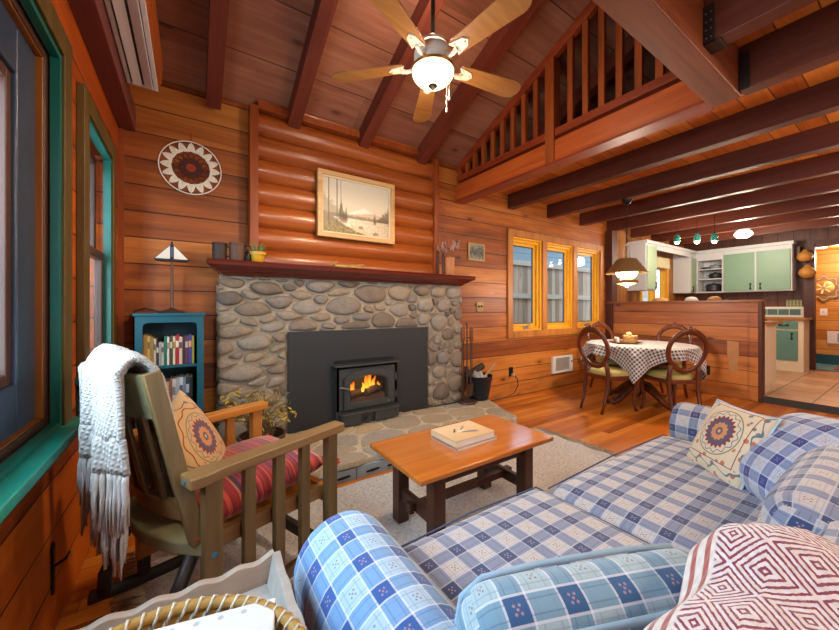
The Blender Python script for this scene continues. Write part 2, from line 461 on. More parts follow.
# low ceiling and its joists
struct('ceiling_low', MB().box((2.66, .65, 2.72), (9.5, YB, 2.76)).box((XL - .12, -3.1, 2.72), (9.5, .65, 2.76)), M['lowceil'])
for x in (3.59, 4.43, 5.27, 6.1, 6.95, 7.8, 8.65):
    struct('ceiling_beam', MB().box((x - .05, -3.0, 2.53), (x + .05, YB, 2.72)), M['joist'], bevel=.004)
hang = plain('joist_hanger', '2c2420', .5, .4)
tb = struct('tie_beam', MB().box((XL, .635, 2.45), (2.72, .775, 2.72)), M['beamx'], bevel=.006)
for x in (.6, 1.38, 2.16):
    b = struct('ceiling_beam', MB().box((x - .05, -3.0, 2.50), (x + .05, .63, 2.72)), M['joist'], bevel=.004)
    struct('joist_hanger', MB().box((x - .056, .57, 2.494), (x + .056, .634, 2.499)).box((x - .056, .59, 2.494), (x - .051, .634, 2.68)).box((x + .051, .59, 2.494), (x + .056, .634, 2.68)), hang, b)
    n = MB()
    for k in range(8):
        for s in (-1, 1): n.cyl((x + s * .056, .602 + .02 * (k % 2), 2.52 + .04 * (k // 2)), (x + s * .058, .602 + .02 * (k % 2), 2.52 + .04 * (k // 2)), .004, n=8)
    struct('hanger_nail', n, plain('nail_steel', '8a8a88', .4, .8) if x < .7 else bpy.data.materials['nail_steel'], b)
b = struct('ceiling_beam', MB().box((2.66, -3.0, 2.465), (2.76, .63, 2.72)), M['joist'], bevel=.004)
n = MB()
for k in range(5): n.cyl((2.657, .60, 2.50 + .035 * k), (2.66, .60, 2.50 + .035 * k), .006, n=8)
struct('hanger_nail', n, bpy.data.materials['nail_steel'], b)
struct('joist_hanger', MB().box((2.654, .585, 2.46), (2.659, .632, 2.68)), hang, b)
struct('trim_22', MB().box((XL, .9, 2.46), (-.325, YB, 2.62)), wood('wall_plate', ('502824', '6e3832', '84483e'), 1, .5), bevel=.004)
# loft edge
struct('loft_edge_beam', MB().box((2.64, .775, 2.475), (2.70, YB, 2.665)), wood('loft_fascia', ('8a3410', 'b85420', 'd07430'), 1, .38), bevel=.004)
struct('trim_23', MB().box((2.615, .775, 2.455), (2.76, YB, 2.475)).box((2.70, .775, 2.475), (2.76, YB, 2.72)), M['redtrim'], bevel=.003)
rt = MB(); zr = lambda y: 2.89 + .45 * (YB - y)
rt.bar((2.67, YB - .01, zr(YB) - .045), (2.67, .66, zr(.66) - .045), .06, .08)
struct('trim_24', rt, M['redtrim'], bevel=.004)
# log siding over the fireplace
lg = MB()
z = 1.50; k = 0
while z < 2.86:
    hh = .192
    lg.grid(lambda u, v: (.46 + 1.80 * u, YB - .02 - .062 * math.sin(PI * min(max(v, .0), 1)) ** .6, z + hh * v), 1, 14)
    z += hh; k += 1
struct('wall_log', lg, M['log'], smooth=True)
struct('trim_25', MB().box((.40, YB - .11, 1.5), (.465, YB, 2.86)), M['redtrimz'], bevel=.004)
struct('trim_26', MB().box((2.25, YB - .11, 1.5), (2.31, YB, 2.86)), M['redtrimz'], bevel=.004)
struct('trim_27', MB().box((XL, YB - .02, 0), (XL + .03, YB, 2.46)), M['redtrimz'])
# ------------------------------------------------------------------ windows
def winframe(mb, a0, a1, z0, z1, wdt, d0, d1, axis):
    def bx(aa, ab, za, zb):
        mb.box((aa, d0, za), (ab, d1, zb)) if axis == 'x' else mb.box((d0, aa, za), (d1, ab, zb))
    bx(a0, a0 + wdt, z0, z1); bx(a1 - wdt, a1, z0, z1); bx(a0 + wdt, a1 - wdt, z0, z0 + wdt); bx(a0 + wdt, a1 - wdt, z1 - wdt, z1); return mb
# three casements in the back wall
cs = struct('trim_31', winframe(MB(), 3.53, 5.91, .79, 2.27, .095, YB - .025, YB, 'x'), M['casing'], bevel=.004)
for m0, m1 in ((4.26, 4.36), (5.03, 5.13)):
    struct('trim_32', MB().box((m0, YB - .028, .885), (m1, YB + .1, 2.175)), M['casing'], bevel=.004)
for i, (a0, a1) in enumerate(((3.62, 4.26), (4.36, 5.03), (5.13, 5.82))):
    wf = struct('window_%d' % (i + 3), winframe(MB(), a0, a1, .87, 2.18, .03, YB, YB + .12, 'x'), M['yellow'], bevel=.003)
    struct('sash', winframe(MB(), a0 + .03, a1 - .03, .90, 2.15, .075, YB + .065, YB + .105, 'x'), M['yellow'], wf, bevel=.004)
    struct('stop', winframe(MB(), a0 + .03, a1 - .03, .90, 2.15, .035, YB + .03, YB + .065, 'x'), M['yellowx'], wf, bevel=.003)
    struct('pane', MB().box((a0 + .1, YB + .083, .97), (a1 - .1, YB + .088, 2.08)), M['glass'], wf)
    struct('gasket', winframe(MB(), a0 + .103, a1 - .103, .973, 2.077, .012, YB + .075, YB + .095, 'x'), M['blueblack'], wf)
    if i != 1:
        xm = a0 + .33
        struct('crank', MB().box((xm - .05, YB + .02, .905), (xm + .05, YB + .064, .945)).tube([(xm - .02, YB + .03, .94), (xm - .0, YB + .0, .955), (xm + .05, YB - .01, .95)], .009, 8), plain('crank_grey%d' % i, '8c8a84', .4, .4), wf, bevel=.004)
    struct('latch', MB().box((a1 - .062, YB + .05, 1.12), (a1 - .045, YB + .066, 1.34)), M['black'], wf)
# big left window
t1 = struct('trim_33', winframe(MB(), .2, 1.905, .66, 2.24, .095, XL, XL + .03, 'y'), M['olive'], bevel=.004)
w1 = struct('window_1', winframe(MB(), .3, 1.81, .76, 2.14, .02, XL - .006, XL + .02, 'y'), M['teal'])
struct('jamb', winframe(MB(), .30, 1.81, .76, 2.14, .045, XL - .11, XL - .012, 'y'), M['brownsash'], w1, bevel=.004)
struct('jamb_bead', winframe(MB(), .345, 1.765, .805, 2.095, .006, XL - .05, XL - .016, 'y'), wood('orange_bead', ('5a300c', '8a4e14', 'a0641c'), 2), w1, bevel=.003)
struct('sash', winframe(MB(), .345, 1.765, .805, 2.095, .155, XL - .10, XL - .035, 'y'), M['blueblack'], w1, bevel=.008)
struct('sash_bead', winframe(MB(), .50, 1.61, .96, 1.94, .035, XL - .095, XL - .048, 'y'), M['brownsash'], w1, bevel=.004)
struct('pane', MB().box((XL - .075, .52, .98), (XL - .07, 1.59, 1.92)), M['glass'], w1)
struct('trim_34', MB().box((XL - .1, .18, .725), (XL + .075, 1.94, .76)), plain('sill_teal', '1a8472', .3, var=.3, scale=9), bevel=.006)
# narrow left window
struct('trim_35', winframe(MB(), 2.10, 2.88, .83, 2.20, .09, XL, XL + .03, 'y'), M['olive'], bevel=.004)
w2 = struct('window_2', winframe(MB(), 2.19, 2.79, .90, 2.11, .02, XL - .015, XL + .02, 'y'), M['teal'])
for nm, za, zb, dd in (('sash', 1.50, 2.09, -.08), ('sash', .92, 1.53, -.048)):
    struct(nm, winframe(MB(), 2.21, 2.77, za, zb, .05, XL + dd, XL + dd + .035, 'y'), M['brownsash'], w2, bevel=.005)
    struct('pane', MB().box((XL + dd + .015, 2.26, za + .05), (XL + dd + .019, 2.72, zb - .05)), M['glass'], w2)
struct('trim_36', MB().box((XL - .1, 2.08, .86), (XL + .07, 2.90, .895)), M['tealdark'], bevel=.005)
struct('trim_37', MB().box((XL, 2.10, .70), (XL + .028, 2.88, .86)), M['tealdark'], bevel=.003)
# kitchen window
struct('trim_38', winframe(MB(), 7.24, 8.53, 1.04, 2.14, .09, YB - .025, YB, 'x'), M['yellow'], bevel=.004)
w6 = struct('window_6', winframe(MB(), 7.32, 8.45, 1.12, 2.06, .05, YB, YB + .11, 'x').box((7.86, YB + .01, 1.17), (7.97, YB + .11, 2.01)), M['yellow'], bevel=.004)
struct('pane', MB().box((7.37, YB + .07, 1.17), (8.40, YB + .075, 2.01)), M['glass'], w6)
# rear windows behind the camera
w7 = struct('window_7', winframe(MB(), .8, 4.6, .75, 2.2, .07, -3.1, -3.0, 'x').box((2.65, -3.1, .82), (2.75, -3.0, 2.13)), M['yellow'])
struct('pane', MB().box((.87, -3.06, .82), (4.53, -3.055, 2.13)), M['glass'], w7)
# ------------------------------------------------------------------ outside
struct('ground_outside', MB().box((-8, YB + .12, -.3), (14, 12, -.2)).box((-8, -8, -.3), (XL - .12, 12, -.2)), plain('outdoor_gravel', '6a685e', .9, var=.3, scale=8))
fn = thing('wooden_fence', 'weathered grey board fence outside the three casement windows', 'fence', (0, 5.2, -.2))
fb = planks('fence_boards', 2, 0, .15, ('8c7a68', 'ac9a86', 'c8b6a2'), knots=.4, groove=.006, rough=.8, tint=.5)
link('board_panel', MB().box((2.5, 0, 0), (13, .03, 2.44)), fb, fn)
for z in (1.62, 2.36): link('rail', MB().box((2.5, -.05, z), (13, 0, z + .11)), wood('fence_rail', ('a49c90', 'bcb4a8', 'ccc4b8'), 0, .8), fn)
ev = thing('neighboring_house', 'grey sided house wall beyond the wooden fence', 'house', (0, 8.2, -.2))
link('wall', MB().box((1.5, 0, 0), (18, .2, 3.9)), planks('grey_lap_siding', 0, 2, .28, ('6a7a84', '7c8c96', '8a9aa4'), knots=0, tint=.15, gcol='3a444c', groove=.012), ev)
link('eave', MB().box((1.2, -.7, 3.9), (18, .4, 4.1)), plain('eave_grey', '8a949a', .7), ev)
# ------------------------------------------------------------------ fireplace
def clip(poly, a, b, c):
    """Keep the side a*x + b*y <= c of a polygon."""
    out = []
    for i, p in enumerate(poly):
        q = poly[(i + 1) % len(poly)]; dp, dq = a * p[0] + b * p[1] - c, a * q[0] + b * q[1] - c
        if dp <= 0: out.append(p)
        if dp * dq < 0:
            t = dp / (dp - dq); out.append((p[0] + (q[0] - p[0]) * t, p[1] + (q[1] - p[1]) * t))
    return out
def area(p): return .5 * sum(p[i][0] * p[(i + 1) % len(p)][1] - p[(i + 1) % len(p)][0] * p[i][1] for i in range(len(p)))
def cent(p):
    A = area(p) or 1e-9
    return (sum((p[i][0] + p[(i + 1) % len(p)][0]) * (p[i][0] * p[(i + 1) % len(p)][1] - p[(i + 1) % len(p)][0] * p[i][1]) for i in range(len(p))) / (6 * A),
            sum((p[i][1] + p[(i + 1) % len(p)][1]) * (p[i][0] * p[(i + 1) % len(p)][1] - p[(i + 1) % len(p)][0] * p[i][1]) for i in range(len(p))) / (6 * A))
def power_cells(seeds, rect):
    x0, x1, y0, y1 = rect; cells = []
    for i, (x, y, wi) in enumerate(seeds):
        p = [(x0, y0), (x1, y0), (x1, y1), (x0, y1)]
        for j, (u, v, wj) in enumerate(seeds):
            if i == j or not p: continue
            if abs(u - x) > 1.2 or abs(v - y) > 1.2: continue
            p = clip(p, 2 * (u - x), 2 * (v - y), u * u + v * v - x * x - y * y - wj + wi)
        cells.append(p)
    return cells
def resample(p, n):
    L = [math.dist(p[i], p[(i + 1) % len(p)]) for i in range(len(p))]; T = sum(L); out = []; i = 0; acc = 0
    for k in range(n):
        d = T * k / n
        while acc + L[i] < d and i < len(p) - 1: acc += L[i]; i += 1
        t = (d - acc) / (L[i] or 1); a, b = p[i], p[(i + 1) % len(p)]; out.append((a[0] + (b[0] - a[0]) * t, a[1] + (b[1] - a[1]) * t))
    return out
def chaikin(p, k):
    for _ in range(k):
        q = []
        for i in range(len(p)):
            a, b = p[i], p[(i + 1) % len(p)]
            q += [(a[0] * .75 + b[0] * .25, a[1] * .75 + b[1] * .25), (a[0] * .25 + b[0] * .75, a[1] * .25 + b[1] * .75)]
        p = q
    return p
def stone(mb, poly, gap, h, rr, T, n=22, flat=False):
    p = resample(chaikin(poly, 2 if not flat else 1), n); c = cent(p)
    size = math.sqrt(abs(area(p)))
    k0 = max(.4, 1 - gap / (size * .5)); tx, ty = rr.uniform(-.25, .25), rr.uniform(-.3, .3)
    rings = ((1, 0), (1.0, .35), (.94, .68), (.80, .88), (.5, 1.0), (.2, 1.03)) if not flat else ((1, 0), (1, .75), (.965, 1.0), (.5, 1.0))
    vs = []; f1, f2 = rr.uniform(0, 6), rr.uniform(0, 6)
    for q, z in rings:
        for i, (x, y) in enumerate(p):
            dx, dy = (x - c[0]) * k0 * q, (y - c[1]) * k0 * q
            nz = .06 * math.sin(9 * dx / size + f1) * math.sin(8 * dy / size + f2) if not flat else 0
            zz = h * (z + (nz + tx * dx / size + ty * dy / size) * (1 if z > .3 else 0) * (0 if flat else 1))
            vs.append(T @ Vector((c[0] + dx, c[1] + dy, zz)))
    vs.append(T @ Vector((c[0], c[1], h * rings[-1][1]))); fs = []
    for r in range(len(rings) - 1):
        fs += [(r * n + i, r * n + (i + 1) % n, (r + 1) * n + (i + 1) % n, (r + 1) * n + i) for i in range(n)]
    b = (len(rings) - 1) * n; fs += [(b + i, b + (i + 1) % n, len(vs) - 1) for i in range(n)]
    mb.add(vs, fs)
def stone_mat(name, cols, sc=9):
    g = G(name); P = g.tc('Object'); r = g.island(); x, y, z = g.obj()
    nz = g.noise(g.vec(x + r * 9.0, y + r * 5.0, z), sc, 5, .65); fine = g.noise(P, 70, 4, .7)
    col = g.ramp(r * .62 + nz * .38, [(i / (len(cols) - 1) * .8 + .1, c) for i, c in enumerate(cols)])
    col = g.mix(g.sm(fine, .35, .75) * .45, col, '5c5048'); col = g.mix(g.sm(nz, .62, .8) * .3, col, 'd2c4ae')
    return g.done(col, .78, normal=g.bump(fine * .6 + nz, .5, .02))
def mortar_mat(name, c):
    g = G(name); P = g.tc('Object'); nz = g.noise(P, 14, 5, .7)
    return g.done(g.ramp(nz, [(.3, c[0]), (.7, c[1])]), .9, normal=g.bump(nz, .7, .03))
SX0, SX1, SZ0, SZ1, SY = .19, 2.61, .13, 1.46, 3.075
fp = thing('fireplace', 'grey river stone fireplace with dark red mantel and flagstone hearth', 'fireplace', (0, 0, 0))
OPEN = (1.10, 1.70, .13, .70)
link('mortar_face', wall_holes('x', SY, YB, SX0, SX1, SZ0, SZ1, [OPEN]), mortar_mat('mortar', ('90826e', 'b8a890')), fp)
rr = random.Random(23)
KX = [(SX0 - .1, 0.0)]                                   # x stretched so that the stones lie flatter toward the bookcase side
while KX[-1][0] < SX1 + .1:
    t = min(1, max(0, (KX[-1][0] - 1.1) / 1.0)); KX.append((KX[-1][0] + .01, KX[-1][1] + .01 / (2.1 - .95 * t)))
def fwd(x):
    i = min(max(int((x - KX[0][0]) / .01), 0), len(KX) - 2); return KX[i][1] + (KX[i + 1][1] - KX[i][1]) * (x - KX[i][0]) / .01
def inv(q):
    lo, hi = 0, len(KX) - 1
    while hi - lo > 1:
        m_ = (lo + hi) // 2; lo, hi = (m_, hi) if KX[m_][1] <= q else (lo, m_)
    return KX[lo][0] + .01 * (q - KX[lo][1]) / (KX[hi][1] - KX[lo][1])
seeds = []
for rad_, tries in ((.082, 60), (.068, 160), (.054, 500), (.040, 900), (.028, 1200)):
    for _ in range(tries):
        q, z, r = rr.uniform(fwd(SX0 - .03), fwd(SX1 + .03)), rr.uniform(SZ0 - .02, SZ1 + .01), rad_ * rr.uniform(.92, 1.08)
        r *= .82 if inv(q) < 1.15 else 1.15
        if all((q - u) ** 2 + (z - v) ** 2 > (.93 * (r + w_)) ** 2 for u, v, w_ in seeds): seeds.append((q, z, r))
cells = power_cells([(q, z, r * r) for q, z, r in seeds], (fwd(SX0 - .035), fwd(SX1 + .035), SZ0 - .01, SZ1 - .005))
cells = [[(inv(q), z) for q, z in p] for p in cells]
mb = MB(); T = Matrix(((1, 0, 0, 0), (0, 0, -1, SY + .012), (0, 1, 0, 0), (0, 0, 0, 1)))
PX0, PX1, PZ1 = .69, 2.135, .995
for p in cells:
    if len(p) < 3 or abs(area(p)) < .0012: continue
    c = cent(p)
    if PX0 + .05 < c[0] < PX1 - .05 and c[1] < PZ1 - .05: continue
    if PX0 - .02 < c[0] < PX1 + .02 and c[1] < PZ1 + .02 or any(PX0 < q[0] < PX1 and q[1] < PZ1 for q in p):
        opts = [clip(p, 1, 0, PX0 - .004), clip(p, -1, 0, -PX1 - .004), clip(p, 0, -1, -PZ1 - .004)]
        p = max(opts, key=lambda q: abs(area(q)) if len(q) > 2 else 0)
        if len(p) < 3 or abs(area(p)) < .0012: continue
    stone(mb, p, .006 + .006 * rr.random(), .028 + .024 * rr.random() + .015 * min(1, abs(area(p)) / .03), rr, T)
link('stone_face', mb, stone_mat('river_stone', ('5c5652', '746658', '8e7a66', '847c74', 'a08c72', '968c80', 'b4a288')), fp, smooth=True)
# side returns so that the stones have depth from other views
for sx, nm in ((SX0, -1), (SX1, 1)):
    mb = MB(); zz = SZ0 + .02
    while zz < SZ1 - .08:
        hh = rr.uniform(.09, .16)
        T2 = Matrix(((0, 0, nm, sx - nm * .01), (1, 0, 0, 0), (0, 1, 0, 0), (0, 0, 0, 1)))
        stone(mb, [(SY + .01, zz), (YB - .005, zz), (YB - .005, zz + hh), (SY + .01, zz + hh)], .008, .03, rr, T2); zz += hh
    link('side_stones', mb, bpy.data.materials['river_stone'], fp, smooth=True)
# mantel
mt = MB()
prof = [(0, 1.455), (-.165, 1.455), (-.185, 1.475), (-.21, 1.482), (-.225, 1.500), (-.25, 1.512), (-.27, 1.522), (-.275, 1.545), (-.265, 1.56), (0, 1.56)]
def mprof(x, inset): return [(x, YB + dy * 1.0, z) for dy, z in prof]
n = len(prof); vs = []
for sgn, xe in ((-1, .10), (1, 2.71)):
    for dy, z in prof: vs.append((xe - sgn * (.275 + dy) * .42 if dy < 0 else xe - sgn * .0, YB + dy, z))
# ends step in with the moulding
vs = [];
for sgn, xe in ((-1, .10), (1, 2.71)):
    for i, (dy, z) in enumerate(prof):
        ins = (.11 if z <= 1.456 else .09 if z < 1.48 else .065 if z < 1.49 else .05 if z < 1.505 else .025 if z < 1.515 else .005)
        if z > 1.54: ins = 0
        vs.append((xe - sgn * ins, YB + dy, z))
fs = [(i, (i + 1) % n, n + (i + 1) % n, n + i) for i in range(n)] + [tuple(range(n - 1, -1, -1)), tuple(range(n, 2 * n))]
mt.add(vs, fs)
link('mantel_shelf', mt, wood('mantel_red', ('3a1410', '571c14', '6e2a1a'), 0, .3, coat=.2), fp)
# hearth
HZ = .13
hp = [(.16, 2.22), (2.60, 2.24), (2.70, 2.30), (2.76, 2.5), (3.02, YB), (.16, YB)]
link('hearth_mortar', MB().prism([(x, max(y, 2.26)) for x, y in hp], .0, HZ - .008), mortar_mat('hearth_mortar', ('b4a894', 'cfc2ac')), fp)
rr = random.Random(5); seeds = []
yy = 2.25
while yy < 3.25:
    x = .1 + rr.uniform(0, .2)
    while x < 3.1: seeds.append((x, yy + rr.uniform(-.09, .09), rr.uniform(-.012, .012))); x += rr.uniform(.22, .44)
    yy += .24
mb = MB(); T = Matrix.Translation((0, 0, HZ - .035))
for p in power_cells(seeds, (.15, 3.05, 2.2, YB)):
    if len(p) < 3: continue
    for i in range(len(hp)):
        a, b = hp[i], hp[(i + 1) % len(hp)]; nx, ny = (b[1] - a[1]), -(b[0] - a[0])
        if p: p = clip(p, nx, ny, nx * a[0] + ny * a[1])
    if len(p) < 3 or abs(area(p)) < .004: continue
    stone(mb, p, .012, .037, rr, T, n=26, flat=True)
link('flagstones', mb, stone_mat('flagstone', ('988a7a', 'a89c8c', 'b0a084', 'bca884', 'a09c96', 'c4b090'), 5), fp, smooth='auto')
blk = plain('cinder_block', '96a4a8', .9, var=.12, scale=60, bump=.4); dk = plain('block_slot', '17181a', .9)
x = .18
while x < 2.55:
    x1 = min(x + .395, 2.62)
    b = link('hearth_block', MB().box((x, 2.245, 0), (x1 - .006, 2.30, .085)), blk, fp, bevel=.003)
    for k in range(2):
        xs = x + .07 + .17 * k
        if xs + .11 < x1: link('slot', MB().prism([(xs, .030), (xs + .05, .026), (xs + .11, .034), (xs + .10, .046), (xs + .04, .044), (xs + .005, .040)], 0, .004, Matrix(((1, 0, 0, 0), (0, 0, -1, 2.246), (0, 1, 0, 0), (0, 0, 0, 1)))), dk, b)
    x = x1
HS = .136
# ------------------------------------------------------------------ stove insert
iron = plain('stove_iron', '3a3c3d', .5, .2, var=.15, scale=40); iron2 = plain('stove_panel', '2a2c2e', .55, .15, var=.08)
st = thing('wood_stove', 'black iron fireplace stove insert with arched glass door and lit fire', 'stove', (0, 0, 0))
PY = 3.04
link('surround_panel', MB().ring([(PX0, HS), (PX1, HS), (PX1, PZ1), (PX0, PZ1)], [(OPEN[0], HS + .0001), (OPEN[1], HS + .0001), (OPEN[1], OPEN[3]), (OPEN[0], OPEN[3])], 0, .022, Matrix(((1, 0, 0, 0), (0, 0, -1, PY + .022), (0, 1, 0, 0), (0, 0, 0, 1)))), iron2, st, bevel=.003)
bd = MB(); x0, x1, y0, zt = 1.085, 1.715, 2.97, .665
bd.box((x0, y0, HS), (x0 + .03, PY + .0, zt)).box((x1 - .03, y0, HS), (x1, PY, zt)).box((x0, y0, .64), (x1, PY, zt)).box((x0 + .03, y0, HS), (x1 - .03, PY, .27))
bd.box((OPEN[0] + .002, PY + .0, .66), (OPEN[1] - .002, 3.17, .69)).box((OPEN[0] + .002, PY, HS), (OPEN[0] + .03, 3.17, .66)).box((OPEN[1] - .03, PY, HS), (OPEN[1] - .002, 3.17, .66)).box((OPEN[0] + .002, 3.155, HS), (OPEN[1] - .002, 3.172, .66)).box((OPEN[0] + .03, PY, HS), (OPEN[1] - .03, 3.155, .27))
link('firebox', bd, iron, st, bevel=.003)
link('top_plate', MB().prism([(x0 - .02, PY), (x0 - .02, y0 - .01), (x0 + .02, y0 - .035), (x1 - .02, y0 - .035), (x1 + .03, y0 - .01), (x1 + .03, PY)], zt, zt + .018), iron, st, bevel=.004)
link('air_slot', MB().box((x0 + .01, PY - .012, .69), (x1 - .01, PY - .001, .715)), plain('slot_black', '050505', .8), st)
dx0, dx1, dz0, dz1 = 1.15, 1.665, .275, .63
def arch(ins, rise, n=15):
    a, b, lo, hi = dx0 + ins, dx1 - ins, dz0 + ins, dz1 - ins
    return [(a, lo), (b, lo)] + [(b + (a - b) * t, hi - rise + rise * (1 - (2 * t - 1) ** 2)) for t in [i / (n - 1) for i in range(n)]]
TY = lambda y: Matrix(((1, 0, 0, 0), (0, 0, -1, y), (0, 1, 0, 0), (0, 0, 0, 1)))
dr = link('door', MB().ring(arch(0, .07), arch(.052, .06), 0, .028, TY(y0 - .001)).ring(arch(.05, .06), arch(.062, .058), .005, .022, TY(y0 - .001)), iron, st, bevel=.004)
ol = [(x0, .262), (x1, .262)] + [(x1 + (x0 - x1) * i / 14, .66) for i in range(15)]
link('front_plate', MB().ring(ol, arch(.03, .068), -.012, .0, TY(y0)), iron, st, bevel=.002)
gp = arch(.055, .06)
link('window', MB().prism(gp, .010, .014, TY(y0)), M['glass'], dr)
link('handle', MB().tube([(1.19, 2.955, .46), (1.175, 2.925, .465), (1.13, 2.91, .485), (1.09, 2.905, .492)], [.012, .011, .013, .008], 8), plain('handle_steel', '5c605f', .35, .6), dr, smooth=True)
for z in (.36, .53): link('hinge', MB().cyl((1.683, 2.95, z - .035), (1.683, 2.95, z + .035), .013).box((1.66, 2.945, z - .015), (1.70, 2.965, z + .015)), iron, dr)
link('emblem', MB().box((1.585, 2.939, .298), (1.615, 2.942, .303)).prism([(1.59, .304), (1.61, .304), (1.60, .316)], 0, .003, TY(2.942)), plain('emblem_grey', '7a7c7a', .4, .5), dr)
ap = MB().prism([(x0 + .03, PY), (x0 + .03, 2.93), (x0 + .055, 2.905), (1.30, 2.895), (1.30, 2.93), (1.44, 2.93), (1.44, 2.895), (x1 - .03, 2.905), (x1 - .005, 2.93), (x1 - .005, PY)], HS + .008, .232)
link('ash_apron', ap, iron, st, bevel=.006)
link('apron_lip', MB().prism([(x0 + .02, PY - .06), (x0 + .02, 2.92), (x0 + .05, 2.893), (x1 - .03, 2.893), (x1 + .005, 2.92), (x1 + .005, PY - .06)], .232, .252), iron, st, bevel=.004)
link('draft_knob', MB().cyl((1.37, 2.928, .17), (1.37, 2.900, .17), .022, .026, 16).cyl((1.37, 2.90, .17), (1.37, 2.893, .17), .010, n=10), iron, st, bevel=.003)
char = plain('charred_log', '4a2c1e', .9, var=.5, scale=25, bump=.8)
for i, (a, b, r, lab) in enumerate((((1.20, 3.07, .315), (1.62, 3.09, .322), .042, 'thick charred firewood log lying lowest in the stove'), ((1.22, 3.02, .395), (1.46, 3.115, .385), .036, 'charred firewood log leaning over the lowest log behind the glass'), ((1.40, 3.03, .395), (1.61, 3.10, .425), .034, 'glowing firewood log highest in the fire near the door hinges'))):
    d = Vector(b) - Vector(a)
    pts = [Vector(a) + d * t for t in (0, .25, .5, .75, 1)]
    tag(link('firewood_log', MB().tube(pts, [r, r * 1.06, r * .97, r * 1.04, r * .95], 12), char, smooth='auto'), lab, 'log')
def flame_mat():
    g = G('flame'); x, y, z = g.obj(); nz = g.noise(g.vec(x * 9, y * 9, z * 5), 1, 3, .6, 1)
    e = g.ramp(nz * .5 + (z - .3) * 2.0, [(.18, 'fff0a0'), (.42, 'ffb030'), (.7, 'f05a10')])
    em = g.n('Emission'); g.put(em.inputs[0], e); em.inputs[1].default_value = 1.5
    tr = g.n('BsdfTransparent'); lw = g.n('LayerWeight'); lw.inputs[0].default_value = .35
    f = S(g, lw.outputs['Facing']); mx = g.n('MixShader'); g.put(mx.inputs[0], (f + nz * .7 - .25).max(0.0).min(1.0))
    g.nt.links.new(em.outputs[0], mx.inputs[1]); g.nt.links.new(tr.outputs[0], mx.inputs[2]); g.nt.links.new(mx.outputs[0], g.out.inputs[0]); return g.mat
mb = MB(); rr = random.Random(3)
for (fx, fh, fw) in ((1.235, .19, .030), (1.27, .14, .026), (1.31, .07, .02), (1.37, .09, .020), (1.42, .16, .024), (1.47, .19, .028), (1.51, .13, .022), (1.56, .08, .018)):
    yy = 3.06 + rr.uniform(-.03, .03); z0 = .40 if fx < 1.33 else .43; ph = rr.uniform(0, 6)
    pts = [(fx + .018 * t * math.sin(5 * t + ph), yy, z0 - .03 + fh * t) for t in [i / 9 for i in range(10)]]
    mb.tube(pts, [max(.001, fw * math.sin(PI * min(1, (i / 9) * .85 + .15)) ** .8 * (1 - .3 * i / 9)) for i in range(10)], 10)
tag(link('fire', mb, flame_mat(), smooth=True), 'orange flames rising from the logs inside the stove', 'fire', kind='stuff')
em = G('ember'); nz = em.noise(em.tc('Object'), 40, 3)
tag(link('ember_bed', MB().grid(lambda u, v: (1.2 + .44 * u, 2.99 + .14 * v, .275 + .018 * math.sin(9 * u) * math.sin(5 * v + 1) ** 2 + .006 * math.sin(40 * u + 23 * v)), 40, 16), em.done('1c100a', .9, emit=em.ramp(nz, [(.45, '000000'), (.6, 'ff6a10'), (.72, 'ffd060')]), estr=1.6), smooth=True), 'bed of glowing embers under the logs in the stove', 'embers', kind='stuff')
lamp('fire_light', 'POINT', (1.4, 2.99, .5), .9, (1, .45, .12), .06)
# ------------------------------------------------------------------ ceiling fan
fc = (1.257, 1.734)
fan = thing('ceiling_fan', 'five bladed ceiling fan with lit glass bowl hanging from the sloped roof', 'fan', (fc[0], fc[1], 2.73))
nickel = plain('brushed_nickel', 'dccfbb', .5, .05, var=.1); dkmetal = plain('dark_bronze', '241c18', .4, .6)
ztop = 2.89 + .45 * (YB - fc[1]) - 2.73
link('downrod', MB().cyl((0, 0, .14), (0, 0, ztop - .005), .014), dkmetal, fan, smooth='auto')
link('canopy', MB().lathe([(.03, ztop - .10), (.065, ztop - .06), (.07, ztop - .035)], 20), dkmetal, fan, smooth='auto')
link('motor_housing', MB().lathe([(.05, -.04), (.105, -.035), (.118, -.01), (.118, .005), (.112, .012), (.118, .02), (.118, .05), (.108, .058), (.112, .065), (.10, .085), (.085, .10), (.09, .108), (.06, .13), (.03, .15), (.018, .17)], 32), nickel, fan, smooth='auto')
bw = wood('fan_blade_wood', ('74461e', '96622e', 'ac7c46'), 0, .45)
for k in range(5):
    a = rad(90 - 27.7 - 72 * k); Rz = Matrix.Rotation(a, 4, 'Z'); tl = Matrix.Rotation(rad(-11), 4, 'X')
    out = []
    for t in [i / 10 for i in range(11)]: out.append((.19 + .40 * t, .052 + .022 * t))
    tip = [(.59 + .08 * math.sin(PI * i / 12), .074 * math.cos(PI * i / 12)) for i in range(1, 12)]
    poly = [(x, -y) for x, y in out] + [(x, -y) for x, y in tip] + [(x, y) for x, y in out[::-1]]
    bl = link('blade', MB().prism(poly, .0, .008, Rz @ Matrix.Translation((0, 0, -.015)) @ tl), bw, fan, bevel=.002)
    br = MB(Rz @ Matrix.Translation((0, 0, -.015)))
    br.tube([(.10, 0, .0), (.14, 0, -.02), (.17, 0, -.022), (.20, 0, -.012)], [.013, .011, .012, .014], 8)
    br.M = Rz @ Matrix.Translation((0, 0, -.015)) @ tl
    br.prism([(.175, -.045), (.26, -.03), (.285, 0), (.26, .03), (.175, .045), (.20, 0)], -.008, -.0005)
    for q in ((.20, -.026), (.20, .026), (.26, 0)): br.cyl((q[0], q[1], -.016), (q[0], q[1], -.006), .006, n=8)
    link('blade_bracket', br, nickel, bl, smooth='auto')
def lampglass(name, c, strength, base='f0e0c0'):
    g = G(name); return g.done(base, .35, emit=c, estr=strength)
